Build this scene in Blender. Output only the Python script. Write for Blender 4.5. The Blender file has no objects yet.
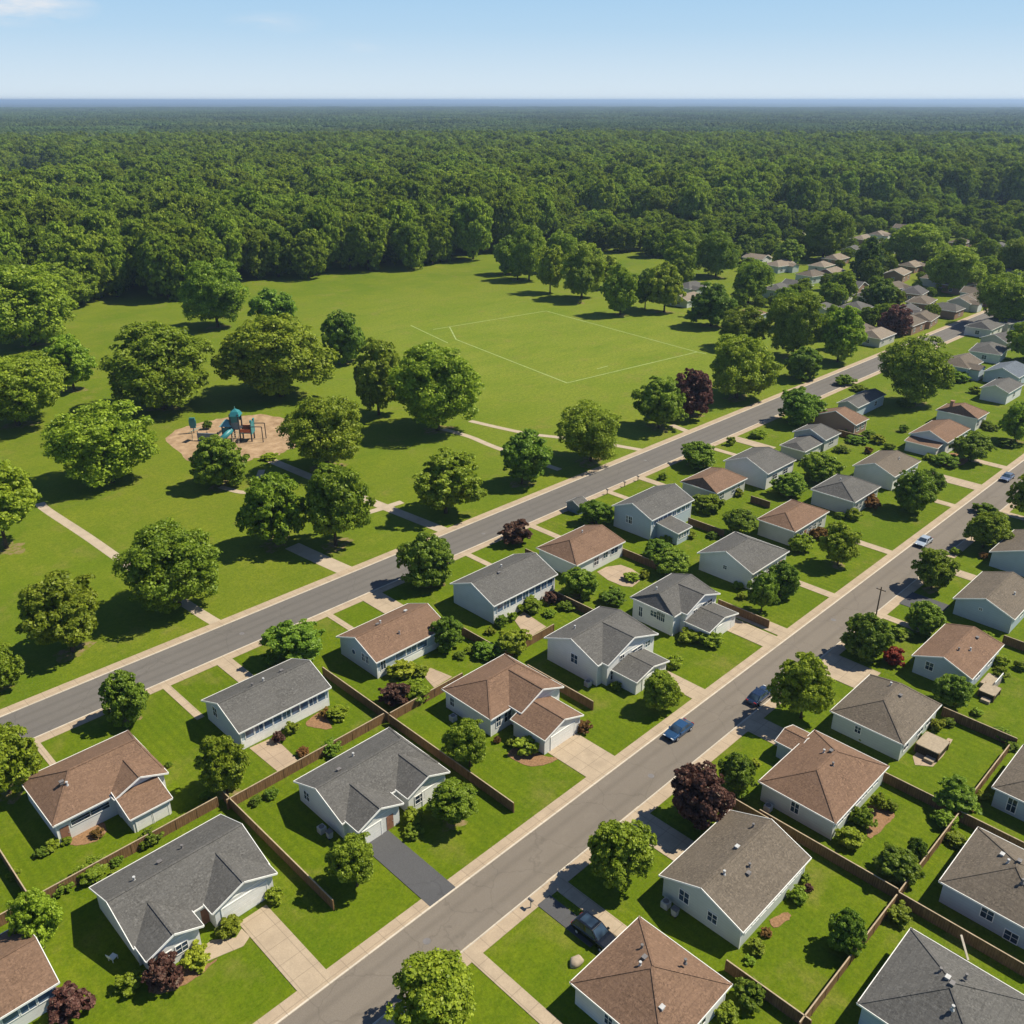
import bpy, math, random
import numpy as np
from mathutils import Vector
C = bpy.context.scene
COL = C.collection
rnd = random.Random(11)
R = math.radians
# ------------------------------------------------------------------ camera, sky, sun, exposure
cam = bpy.data.objects.new('camera', bpy.data.cameras.new('camera'))
COL.objects.link(cam)
cam.location = (0, 0, 80)
cam.rotation_euler = (R(90 - 24.6), 0, R(-45))
cam.data.sensor_width = 36
cam.data.lens = 36 * 900 / 1024
cam.data.clip_start = 1
cam.data.clip_end = 200000
C.camera = cam
SUN_DIR = Vector((math.cos(R(52)) * .868, -math.cos(R(52)) * .497, math.sin(R(52))))
sun = bpy.data.objects.new('sun', bpy.data.lights.new('sun', 'SUN'))
COL.objects.link(sun)
sun.rotation_euler = SUN_DIR.to_track_quat('Z', 'Y').to_euler()
sun.data.energy = 4.6
sun.data.angle = R(.5)
sun.data.color = (1, .925, .75)
W = bpy.data.worlds.new('World')
C.world = W
W.use_nodes = True
wn, wl = W.node_tree.nodes, W.node_tree.links
sky = wn.new('ShaderNodeTexSky')
sky.sky_type = 'NISHITA'
sky.sun_disc = False
sky.sun_elevation = R(52)
sky.sun_rotation = math.atan2(SUN_DIR.x, SUN_DIR.y)
sky.altitude = 100
sky.air_density = .55
sky.dust_density = 0
sky.ozone_density = 3
bg = wn['Background']
bg.inputs['Strength'].default_value = .10
# thin fair weather clouds, far up in the sky
tc = wn.new('ShaderNodeTexCoord')
mp = wn.new('ShaderNodeMapping'); mp.inputs['Scale'].default_value = (5, 5, 26)
wl.new(tc.outputs['Generated'], mp.inputs['Vector'])
cn = wn.new('ShaderNodeTexNoise'); cn.inputs['Scale'].default_value = 2.6; cn.inputs['Detail'].default_value = 7; cn.inputs['Roughness'].default_value = .62
wl.new(mp.outputs['Vector'], cn.inputs['Vector'])
def wmath(op, a, b=None, clamp=False):
    n = wn.new('ShaderNodeMath'); n.operation = op; n.use_clamp = clamp
    for i, v in enumerate((a, b)):
        if v is None: continue
        if isinstance(v, (int, float)): n.inputs[i].default_value = v
        else: wl.new(v, n.inputs[i])
    return n.outputs[0]
def cloud_bank(direction, width, soft):
    d = Vector(direction).normalized()
    v = wn.new('ShaderNodeVectorMath'); v.operation = 'SUBTRACT'
    wl.new(tc.outputs['Generated'], v.inputs[0]); v.inputs[1].default_value = d
    s = wn.new('ShaderNodeVectorMath'); s.operation = 'MULTIPLY'; wl.new(v.outputs[0], s.inputs[0])
    s.inputs[1].default_value = (1 / width, 1 / width, 4.5 / width)
    ln = wn.new('ShaderNodeVectorMath'); ln.operation = 'LENGTH'; wl.new(s.outputs[0], ln.inputs[0])
    near = wmath('SUBTRACT', 1.0, ln.outputs['Value'], True)
    return wmath('MULTIPLY', near, soft, True)
def sky_dir(az, el):
    return (math.cos(R(45 - az)) * math.cos(R(el)), math.sin(R(45 - az)) * math.cos(R(el)), math.sin(R(el)))
banks = [cloud_bank(sky_dir(-26.2, 4.3), .08, 1.7), cloud_bank(sky_dir(-13.1, 3.85), .05, .45), cloud_bank(sky_dir(-8.3, 2.8), .035, .35)]
tot = wmath('ADD', wmath('ADD', banks[0], banks[1]), banks[2])
wisp = wmath('MULTIPLY', wmath('SUBTRACT', cn.outputs['Fac'], .36), 3.2, True)
cov = wmath('MULTIPLY', tot, wisp, True)
sep = wn.new('ShaderNodeSeparateXYZ'); wl.new(tc.outputs['Generated'], sep.inputs[0])
rampn = wn.new('ShaderNodeValToRGB'); wl.new(wmath('MULTIPLY', sep.outputs['Z'], 4.0, True), rampn.inputs[0])
el = rampn.color_ramp.elements
el[0].position = 0; el[0].color = (4.9, 5.6, 6.1, 1); el[1].position = .62; el[1].color = (1.75, 3.6, 5.7, 1)
e2 = el.new(.25); e2.color = (3.2, 4.6, 5.9, 1)
low = wmath('SUBTRACT', 1.0, wmath('MULTIPLY', sep.outputs['Z'], 3.2, True), True)
band = wn.new('ShaderNodeMix'); band.data_type = 'RGBA'; wl.new(wmath('MULTIPLY', low, 1.6, True), band.inputs['Factor'])
wl.new(sky.outputs[0], band.inputs['A']); wl.new(rampn.outputs[0], band.inputs['B'])
mixc = wn.new('ShaderNodeMix'); mixc.data_type = 'RGBA'
wl.new(cov, mixc.inputs['Factor']); wl.new(band.outputs['Result'], mixc.inputs['A']); mixc.inputs['B'].default_value = (5.6, 5.7, 5.9, 1)
wl.new(mixc.outputs['Result'], bg.inputs['Color'])
C.view_settings.view_transform = 'Standard'
C.view_settings.look = 'None'
C.view_settings.exposure = .57
C.view_settings.gamma = 1
C.cycles.max_bounces = 6
C.cycles.diffuse_bounces = 3
C.cycles.glossy_bounces = 2
C.cycles.transmission_bounces = 4
C.cycles.transparent_max_bounces = 6
C.cycles.volume_bounces = 0
C.cycles.caustics_reflective = False
C.cycles.caustics_refractive = False

HOUSES = {'H1': {'hl': 0,
        'hr': 0,
        'label': 'grey house with two front gables and a wide white garage door, lowest by the street',
        'lows': [],
        'op': [('G', 0, 0.5, 5.2, 2.3), ('S1', 0.3, 1.0, 1.2, 1.1), ('S1', 0.62, 1.0, 1.2, 1.1), ('D', 'S', 0.5, 1)],
        'p': 0.4,
        'r': (18.2, 33.6, 71.6, 82.45),
        'roof': 'grey',
        'v': [(0.22, 0.62), (0.42, 0.68), (0.6, 0.72)],
        'wall': 'pale',
        'wings': [(25.8, 33.6, 69.9, 3.0, 0.42), (18.4, 24.5, 69.2, 3.0, 0.42)],
        'z': 3},
 'H10': {'hl': 0,
         'hr': 0.5,
         'label': 'brown roofed house with a grey lean-to and a small orange patio',
         'lows': [('shedW', 219.2, 222.9, 72.3, 80.5, 2.6, 0.16)],
         'op': [('S', 0.2, 0.9, 1.4, 1.5), ('S', 0.45, 0.9, 1.1, 1.6), ('S', 0.62, 0.9, 1.1, 1.6), ('S', 0.8, 0.9, 1.1, 1.6)],
         'p': 0.42,
         'r': (222.4, 237.3, 71.35, 80.95),
         'roof': 'brown',
         'v': [],
         'wall': 'pale',
         'wings': [],
         'z': 3.5},
 'H11': {'hl': 0.3,
         'hr': 0.6,
         'label': 'brown roofed house with a chimney at the far end of the front row',
         'lows': [],
         'op': [('S', 0.2, 1, 1.4, 1.4), ('S', 0.7, 1, 1.6, 1.2)],
         'p': 0.4,
         'r': (246.65, 254.6, 72.85, 83.9),
         'roof': 'brown',
         'v': [],
         'wall': 'pale',
         'wings': [],
         'z': 3.5},
 'H12': {'hl': 0,
         'hr': 0.4,
         'label': 'grey roofed house with a white corner post, last of the front row',
         'lows': [],
         'op': [('S', 0.5, 1, 1.4, 1.4)],
         'p': 0.4,
         'r': (276.6, 289.6, 75.15, 83.1),
         'roof': 'grey',
         'v': [],
         'wall': 'pale',
         'wings': [],
         'z': 3.5},
 'H2': {'hl': 0,
        'hr': 0.35,
        'label': 'grey roofed house behind the black asphalt driveway',
        'lows': [],
        'op': [('W', 0.82, 1.1, 1.1, 1.3), ('S0', 0.3, 0.9, 1.5, 1.2), ('G', 0, 0.66, 3.4, 2.1), ('G', 1, 0.3, 2.6, 2.1), ('D', 'S1', 0.75, 1)],
        'p': 0.4,
        'r': (42.9, 57.8, 71.0, 81.25),
        'roof': 'grey',
        'v': [(0.5, 0.78), (0.28, 0.62)],
        'wall': 'pale',
        'wings': [(50.9, 57.8, 68.8, 3.0, 0.42), (43.4, 50.1, 68.55, 3.0, 0.42)],
        'z': 3},
 'H3': {'hl': 0.85,
        'hr': 0.5,
        'label': 'brown roofed house with a lower brown garage wing and double concrete drive',
        'lows': [('gable', 70.9, 78.7, 64.75, 71.2, 2.7, 0.36)],
        'op': [('W', 0.85, 1.0, 0.8, 1.3), ('S', 0.12, 1.0, 0.8, 1.6), ('S', 0.27, 1.0, 1.3, 1.6), ('S', 0.42, 1.0, 0.8, 1.6), ('GL', 0, 0.5, 4.6, 2.1), ('D', 'S', 0.5, 1)],
        'p': 0.4,
        'r': (68.4, 81.1, 72.5, 82.65),
        'roof': 'brown',
        'v': [],
        'wall': 'pale',
        'wings': [(72.3, 81.0, 70.5, 3.3, 0.42)],
        'z': 3.2},
 'H4': {'hl': 0,
        'hr': 0.3,
        'label': 'two storey grey house with big gable and front garage, on the blue car lawn',
        'lows': [('gable', 90.2, 98.2, 64.4, 69.4, 2.45, 0.24)],
        'op': [('W', 0.45, 2.0, 1.3, 1.5), ('S0', 0.3, 2.6, 1.0, 1.3), ('S0', 0.62, 2.5, 2.6, 1.0), ('S0', 0.85, 2.5, 1.2, 1.0), ('S0', 0.12, 0.6, 1.0, 1.7), ('GL', 0, 0.5, 4.2, 2.0)],
        'p': 0.42,
        'r': (87.75, 101.2, 69.8, 80.65),
        'roof': 'grey',
        'v': [(0.3, 0.75)],
        'wall': 'pale',
        'wings': [(88.8, 101.2, 68.75, 4.0, 0.42)],
        'z': 4},
 'H5': {'hl': 0.4,
        'hr': 0.2,
        'label': 'two storey grey roofed house with a golden shrub by its low front garage',
        'lows': [('gable', 109.3, 117.8, 64.6, 69.6, 2.45, 0.24)],
        'op': [('W', 0.35, 1.9, 0.7, 1.5), ('W', 0.25, 1.9, 0.7, 1.5), ('W', 0.48, 2.1, 1.2, 1.0), ('W', 0.8, 1.0, 0.7, 1.8), ('S0', 0.3, 2.3, 1.0, 1.2), ('S0', 0.68, 2.4, 3.0, 1.3),
               ('S0', 0.45, 2.0, 1.4, 1.2), ('GL', 0, 0.55, 4.4, 2.0)],
        'p': 0.42,
        'r': (107.15, 118.9, 70, 79.0),
        'roof': 'grey',
        'v': [(0.3, 0.7)],
        'wall': 'pale',
        'wings': [(109.1, 118.9, 68.95, 4.0, 0.42)],
        'z': 4},
 'H6': {'hl': 0,
        'hr': 0.9,
        'label': 'grey roofed house with a plain pale side wall behind a pair of leafy trees',
        'lows': [],
        'op': [('S', 0.12, 0.9, 0.9, 1.6), ('S', 0.22, 0.9, 0.9, 1.6), ('S', 0.5, 1.0, 1.4, 1.4), ('S', 0.68, 1.0, 1.4, 1.4), ('D', 'S', 0.85, 1), ('W', 0.5, 2.2, 0.7, 0.7)],
        'p': 0.42,
        'r': (129.6, 142.4, 69.2, 80.9),
        'roof': 'grey',
        'v': [],
        'wall': 'pale',
        'wings': [],
        'z': 3.5},
 'H7': {'hl': 0.8,
        'hr': 0.9,
        'label': 'brown hip roofed house with red brown shrubs along its front',
        'lows': [],
        'op': [('S', 0.22, 0.9, 1.4, 1.5), ('S', 0.5, 1.0, 1.1, 1.3), ('S', 0.65, 1.0, 1.1, 1.3), ('S', 0.82, 0.9, 1.3, 1.5), ('D', 'S', 0.36, 1)],
        'p': 0.42,
        'r': (150.5, 164.3, 72.5, 81.0),
        'roof': 'brown',
        'v': [],
        'wall': 'sand',
        'wings': [],
        'z': 3.5},
 'H8': {'hl': 0.75,
        'hr': 0.8,
        'label': 'dark grey hip roofed house with a tawny bush at its front corner',
        'lows': [],
        'op': [('S', 0.15, 0.9, 1.1, 1.5), ('S', 0.3, 0.9, 1.1, 1.5), ('S', 0.5, 1.0, 1.4, 1.3), ('S', 0.8, 1.0, 1.4, 1.3), ('D', 'S', 0.65, 1)],
        'p': 0.42,
        'r': (172.15, 184.4, 70.8, 80.9),
        'roof': 'grey',
        'v': [(0.45, 0.62)],
        'wall': 'sand',
        'wings': [],
        'z': 3.5},
 'H9': {'hl': 0,
        'hr': 0.5,
        'label': 'taupe roofed house partly covered by a bright tree, beside the wide drive',
        'lows': [],
        'op': [('S', 0.3, 1.0, 1.4, 1.3), ('S', 0.7, 1.0, 1.4, 1.3)],
        'p': 0.4,
        'r': (191.7, 205.7, 70.95, 80.85),
        'roof': 'taupe',
        'v': [(0.6, 0.3)],
        'wall': 'pale',
        'wings': [],
        'z': 3.5},
 'K1': {'hl': 0.8,
        'hr': 0.2,
        'label': 'brown roofed house with a lean-to under its gable, at the lower park road end',
        'lows': [('shedS', 25.8, 31.1, 89.8, 94.2, 2.4, 0.3)],
        'op': [('S', 0.3, 1.7, 4.5, 0.8), ('S0', 0.55, 2.6, 3.6, 0.7), ('GL', 0, 0.3, 1.9, 1.9), ('GL', 0, 0.72, 1.9, 1.9), ('D', 'S', 0.06, 1)],
        'p': 0.42,
        'r': (18.75, 32.5, 94.25, 105.3),
        'roof': 'brown',
        'v': [(0.25, 0.35), (0.22, 0.4)],
        'wall': 'pale',
        'wings': [(25.6, 32.4, 93.35, 3.3, 0.42)],
        'z': 3.2},
 'K10': {'hl': 0,
         'hr': 0.4,
         'label': 'brown roofed house with a brick gable wall in the second row',
         'lows': [],
         'op': [('S', 0.3, 1, 1.6, 1.3), ('S', 0.7, 1, 1.6, 1.3)],
         'p': 0.42,
         'r': (220.0, 227.5, 93.7, 105.75),
         'roof': 'brown',
         'v': [],
         'wall': 'brick',
         'wings': [],
         'z': 3.2},
 'K11': {'hl': 0,
         'hr': 0.3,
         'label': 'blue grey roofed house beside the huge dense tree',
         'lows': [],
         'op': [('S', 0.7, 1, 1.4, 1.3)],
         'p': 0.42,
         'r': (234.2, 251.8, 100.0, 106.25),
         'roof': 'grey',
         'v': [],
         'wall': 'blue',
         'wings': [],
         'z': 3.2},
 'K2': {'hl': 0,
        'hr': 0,
        'label': 'blue grey house with a long window band facing its square patio',
        'lows': [],
        'op': [('C', 1.35), ('B', 'S', 0.04, 0.97, 9, 1.5, 1.3), ('W', 0.72, 1.9, 1.1, 1.5)],
        'p': 0.42,
        'r': (42.7, 57.4, 94.2, 104.5),
        'roof': 'grey',
        'v': [(0.5, 0.55), (0.72, 0.6), (0.38, 0.55)],
        'wall': 'blue',
        'wings': [],
        'z': 3.2},
 'K3': {'hl': 0,
        'hr': 0,
        'label': 'brown roofed blue grey house with a round gable window, at the long path',
        'lows': [],
        'op': [('C', 1.1), ('B', 'S', 0.25, 0.72, 3, 1.5, 1.2), ('S', 0.08, 1.2, 0.9, 1.6), ('S', 0.88, 1.3, 1.3, 1.4), ('R', 'W', 0.62, 2.1, 0.8, 0.9), ('W', 0.36, 1.6, 0.7, 1.3),
               ('W', 0.26, 1.6, 0.7, 1.3)],
        'p': 0.42,
        'r': (65.75, 80.2, 94.55, 104.85),
        'roof': 'brown',
        'v': [(0.4, 0.62), (0.35, 0.6), (0.45, 0.25), (0.75, 0.62)],
        'wall': 'blue',
        'wings': [],
        'z': 3.2},
 'K4': {'hl': 0,
        'hr': 0,
        'label': 'grey roofed house with a blue window band above purple shrubs',
        'lows': [],
        'op': [('C', 1.7), ('B', 'S', 0.04, 0.97, 9, 1.9, 1.4)],
        'p': 0.42,
        'r': (89.05, 104.7, 93.3, 104.2),
        'roof': 'grey',
        'v': [(0.52, 0.6), (0.38, 0.45)],
        'wall': 'blue',
        'wings': [],
        'z': 3.8},
 'K5': {'hl': 0.75,
        'hr': 0.2,
        'label': 'brown hip roofed house with a curved patio, fenced against its neighbour',
        'lows': [],
        'op': [('S', 0.42, 1.0, 1.3, 1.5), ('S', 0.62, 1.5, 1.3, 1.2), ('S', 0.82, 1.5, 2.0, 1.2)],
        'p': 0.42,
        'r': (110.4, 124.4, 93.75, 103.9),
        'roof': 'brown',
        'v': [(0.6, 0.6)],
        'wall': 'pale',
        'wings': [],
        'z': 3.2},
 'K6': {'hl': 0,
        'hr': 0,
        'label': 'tall grey roofed house with a brown roofed sunroom at its rear',
        'lows': [('shedS', 135.1, 139.9, 89.1, 94.2, 2.7, 0.14)],
        'op': [('B', 'S', 0.05, 0.96, 8, 2.9, 1.1), ('W', 0.55, 2.0, 0.8, 1.5), ('W', 0.64, 2.0, 0.5, 1.5), ('BL', 0, 0.08, 0.92, 4, 1.1, 1.0)],
        'p': 0.42,
        'r': (133.1, 147.5, 94.05, 104.2),
        'roof': 'grey',
        'v': [],
        'wall': 'blue',
        'wings': [],
        'z': 4.6},
 'K7': {'hl': 0.3,
        'hr': 0.6,
        'label': 'low brown hip roofed house beside the round street tree',
        'lows': [],
        'op': [('S', 0.2, 1, 1.6, 1.4), ('S', 0.6, 1, 1.0, 1.4), ('S', 0.8, 1, 1.0, 1.4)],
        'p': 0.4,
        'r': (156.5, 168.6, 94.25, 103.75),
        'roof': 'brown',
        'v': [],
        'wall': 'sand',
        'wings': [],
        'z': 3.2},
 'K8': {'hl': 0,
        'hr': 0.5,
        'label': 'large grey roofed house with pale gable, second row near the far driveway',
        'lows': [],
        'op': [('S', 0.3, 1.6, 2.0, 1.2), ('S', 0.7, 1.6, 2.0, 1.2)],
        'p': 0.42,
        'r': (172.15, 184.7, 91.3, 102.9),
        'roof': 'grey',
        'v': [],
        'wall': 'pale',
        'wings': [],
        'z': 4},
 'K9': {'hl': 0,
        'hr': 0.5,
        'label': 'grey roofed house with a low garage wing on its near side',
        'lows': [('gableX', 194.5, 203.8, 94.2, 101, 2.5, 0.34)],
        'op': [('S', 0.5, 1, 2.2, 1.3)],
        'p': 0.42,
        'r': (203.8, 211.8, 93.7, 102.85),
        'roof': 'grey',
        'v': [],
        'wall': 'sand',
        'wings': [],
        'z': 3.2},
 'L1': {'hl': 0,
        'hr': 0,
        'label': 'brown roofed house cut by the lower left corner, with a window row under the eave',
        'lows': [],
        'op': [('B', 'S', 0.3, 0.99, 6, 1.5, 0.9)],
        'p': 0.38,
        'r': (-3, 11.5, 73, 82.8),
        'roof': 'brown',
        'v': [(0.97, 0.97)],
        'wall': 'pale',
        'wings': [],
        'z': 3},
 'S1': {'hl': 0.95,
        'hr': 0.95,
        'label': 'brown pyramid roofed house with roof pipes, at the lower edge near the black van',
        'lows': [],
        'op': [('W', 0.6, 1.0, 0.9, 1.3), ('S', 0.6, 1, 1.4, 1.3)],
        'p': 0.42,
        'r': (46.2, 57, 27.2, 38.3),
        'roof': 'brown',
        'v': [(0.46, 0.6), (0.55, 0.62), (0.65, 0.72), (0.3, 0.25), (0.78, 0.35)],
        'wall': 'pale',
        'wings': [],
        'z': 3},
 'S2': {'hl': 0.0,
        'hr': 0.0,
        'label': 'taupe gable roofed house with pale green side wall and two side windows',
        'lows': [],
        'op': [('W', 0.72, 1.2, 1.2, 1.5), ('W', 0.35, 1.1, 1.1, 1.2), ('B', 'S', 0.05, 0.95, 8, 1.6, 0.8)],
        'p': 0.4,
        'r': (62.9, 76.9, 29.65, 40.15),
        'roof': 'taupe',
        'v': [(0.25, 0.45), (0.42, 0.3), (0.48, 0.34), (0.55, 0.55), (0.85, 0.6)],
        'wall': 'mint',
        'wings': [],
        'z': 3},
 'S3': {'hl': 0.9,
        'hr': 0.9,
        'label': 'brown hip roofed house opposite the blue car, fenced at its back lawn',
        'lows': [('porchN', 92.6, 97.3, 40.0, 43.2, 2.6, 0.34)],
        'op': [('W', 0.52, 1.0, 1.0, 1.5), ('B', 'S', 0.08, 0.9, 7, 1.4, 1.0)],
        'p': 0.42,
        'r': (83.75, 97.9, 30.15, 40.4),
        'roof': 'brown',
        'v': [(0.62, 0.62), (0.65, 0.55), (0.5, 0.42)],
        'wall': 'mint',
        'wings': [],
        'z': 3},
 'S4': {'hl': 0.9,
        'hr': 0.45,
        'label': 'taupe hip roofed house with a flat raised terrace at its back',
        'lows': [],
        'op': [('W', 0.62, 1.3, 0.8, 1.0), ('S', 0.15, 1.0, 1.6, 1.4), ('S', 0.55, 1.0, 1.6, 1.4), ('S', 0.8, 1.0, 1.6, 1.4)],
        'p': 0.42,
        'r': (103.3, 115.6, 30.55, 40.9),
        'roof': 'taupe',
        'v': [(0.75, 0.6), (0.62, 0.4)],
        'wall': 'mint',
        'wings': [],
        'z': 3},
 'S5': {'hl': 0,
        'hr': 0.25,
        'label': 'brown roofed house with a blue grey gable wall and one white framed window',
        'lows': [],
        'op': [('W', 0.72, 1.5, 1.1, 1.3), ('S', 0.3, 1.2, 1.8, 1.6), ('S', 0.7, 1.2, 1.8, 1.4)],
        'p': 0.4,
        'r': (124.9, 138.0, 29.8, 38.65),
        'roof': 'brown',
        'v': [(0.45, 0.3), (0.75, 0.35), (0.3, 0.42)],
        'wall': 'blue',
        'wings': [],
        'z': 3},
 'S6': {'hl': 0,
        'hr': 0.1,
        'label': 'taupe roofed house with a side porch and plain blue grey gable',
        'lows': [],
        'op': [('W', 0.55, 2.4, 0.5, 0.4), ('S', 0.4, 1.2, 1.6, 1.4)],
        'p': 0.4,
        'r': (147, 160.5, 31.2, 41),
        'roof': 'taupe',
        'v': [(0.5, 0.25)],
        'wall': 'blue',
        'wings': [],
        'z': 3},
 'S7': {'hl': 0,
        'hr': 0.1,
        'label': 'taupe roofed house cut by the right border beside the long walkway',
        'lows': [],
        'op': [('S', 0.4, 1.2, 1.6, 1.4)],
        'p': 0.4,
        'r': (169.6, 183, 31.5, 43),
        'roof': 'taupe',
        'v': [],
        'wall': 'blue',
        'wings': [],
        'z': 3},
 'T1': {'hl': 0.95,
        'hr': 0.95,
        'label': 'grey hip roofed house with roof pipes in the lower right corner',
        'lows': [],
        'op': [],
        'p': 0.42,
        'r': (63.6, 75.5, 6, 17.8),
        'roof': 'grey',
        'v': [(0.32, 0.42), (0.5, 0.5), (0.6, 0.62), (0.55, 0.55), (0.66, 0.45)],
        'wall': 'blue',
        'wings': [],
        'z': 3},
 'T2': {'hl': 0.95,
        'hr': 0.95,
        'label': 'taupe hip roofed house with a blue grey wall behind the fence cross',
        'lows': [],
        'op': [('W', 0.55, 1.2, 1.2, 1.4), ('W', 0.3, 0.1, 1.3, 1.2)],
        'p': 0.42,
        'r': (83.7, 95, 7, 18.2),
        'roof': 'taupe',
        'v': [(0.5, 0.58), (0.55, 0.5), (0.35, 0.4), (0.6, 0.66)],
        'wall': 'blue',
        'wings': [],
        'z': 3},
 'T3': {'hl': 0.95,
        'hr': 0.95,
        'label': 'taupe roofed house with a railed terrace, at the right border',
        'lows': [],
        'op': [('W', 0.8, 0.5, 1.0, 1.9), ('W', 0.3, 0.3, 1.6, 1.4)],
        'p': 0.42,
        'r': (103.2, 114.5, 8.2, 19.5),
        'roof': 'taupe',
        'v': [],
        'wall': 'blue',
        'wings': [],
        'z': 3}}
FAR_HOUSES = [(348.9, 234.0, 'grey', 'grey far roof between the field clump and the park tree'), (328.4, 221.9, 'tan', 'tan far roof half covered by the light field tree'),
 (318.3, 186.3, 'brown', 'single brown far roof above the tall bright tree'), (440.3, 255.9, 'tan', 'tan far roof beside the clearing pair of trees'),
 (541.3, 290.4, 'tan', 'lone tan roof deep in the forest'), (372.0, 204.0, 'grey', 'dark grey far roof at the park end'),
 (386.8, 202.9, 'grey', 'grey far roof joined closely to the dark one at the park end'), (446.7, 222.0, 'tan', 'pale tan far roof below the big crown'),
 (473.2, 227.8, 'tan', 'small tan far roof next to the pale one'), (350.2, 170.6, 'grey', 'grey far roof right under the pointed tree row'),
 (507.1, 234.7, 'grey', 'grey far roof by the big crown above the pointed tree'), (427.9, 206.9, 'tan', 'tan roof in the gap before the pointed tree'),
 (404.2, 185.5, 'grey', 'blue grey far roof at the foot of the pointed tree'), (361.6, 162.1, 'grey', 'grey far roof with a pale wall left of the light tree'),
 (448.0, 182.9, 'tan', 'tan far roof right of the pointed tree'), (413.3, 169.5, 'taupe', 'taupe far roof below the tan one'),
 (532.5, 225.8, 'tan', 'tan roof peeking over the wide low tree'), (538.4, 198.0, 'tan', 'tan far roof between two broad crowns'),
 (508.7, 164.4, 'tan', 'long tan far roof left of the border tree'), (427.8, 138.3, 'taupe', 'taupe far roof below the broad dark tree'),
 (449.1, 140.7, 'brown', 'brown taupe far roof near the border trees'), (404.3, 133.9, 'taupe', 'taupe far roof with white gable near the border'),
 (390.7, 147.5, 'taupe', 'taupe far roof standing open right of the purple tree'), (407.9, 158.2, 'dark', 'dark far roof with a light strip above the open one'),
 (384.0, 128.7, 'grey', 'grey far roof in a close row of three'), (361.4, 125.4, 'taupe', 'taupe far roof, middle of a close row of three'),
 (346.8, 127.9, 'taupe', 'taupe far roof at the near end of a close row of three'), (322.3, 143.1, 'taupe', 'taupe far roof left of the purple tree'),
 (320.7, 133.6, 'tan', 'tan far roof with pale walls below the purple tree'), (327.3, 98.2, 'grey', 'big grey far roof beside the road end'),
 (300.5, 97.7, 'taupe', 'taupe roof right behind the huge dense tree'), (347.4, 100.5, 'dark', 'dark taupe far roof at the street end by the border'),
 (304.0, 84.1, 'blue', 'blue grey far roof cut by the right border'), (579.5, 252.2, 'tan', 'tan roof among the tall trees above the wide low tree'),
 (581.2, 224.6, 'grey', 'grey roof among the tall trees behind two broad crowns'), (578.6, 202.8, 'taupe', 'taupe roof half sunk in trees above the long tan roof'),
 (578.1, 180.2, 'grey', 'grey roof at the border half sunk in trees'), (619.9, 253.7, 'taupe', 'highest taupe roof of the wooded quarter'),
 (554.0, 251.8, 'tan', 'tan roof glimpsed behind the big crown'), (536.3, 159.9, 'tan', 'tan roof at the border beside the long one'),
 (721.5, 231.6, 'tan', 'pale building high among the border forest trees'), (463.3, 205.3, 'grey', 'grey far roof in the row behind the pointed tree'),
 (479.3, 189.3, 'tan', 'tan far roof tucked under the wide low tree'), (447.2, 164.3, 'taupe', 'taupe far roof just below the broad dark tree crown'),
 (488.7, 146.1, 'grey', 'grey far roof at the border below the long tan one'), (413.5, 118.8, 'taupe', 'taupe far roof against the border below two others'),
 (382.2, 180.7, 'brown', 'brown far roof in the row under the pointed tree'), (387.7, 168.8, 'grey', 'grey far roof between two taller crowns'),
 (366.2, 143.7, 'dark', 'dark far roof next to the purple far tree'), (378.9, 110.3, 'grey', 'grey far roof before the dark border trees'),
 (415.9, 211.0, 'taupe', 'taupe far roof below the pale tan pair'), (431.4, 237.2, 'tan', 'tan far roof by the round tree beyond the park'),
 (439.4, 150.4, 'tan', 'tan far roof with thin chimney line above three greys'), (362.4, 112.2, 'grey', 'grey far roof at the end of the close row')]
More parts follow.
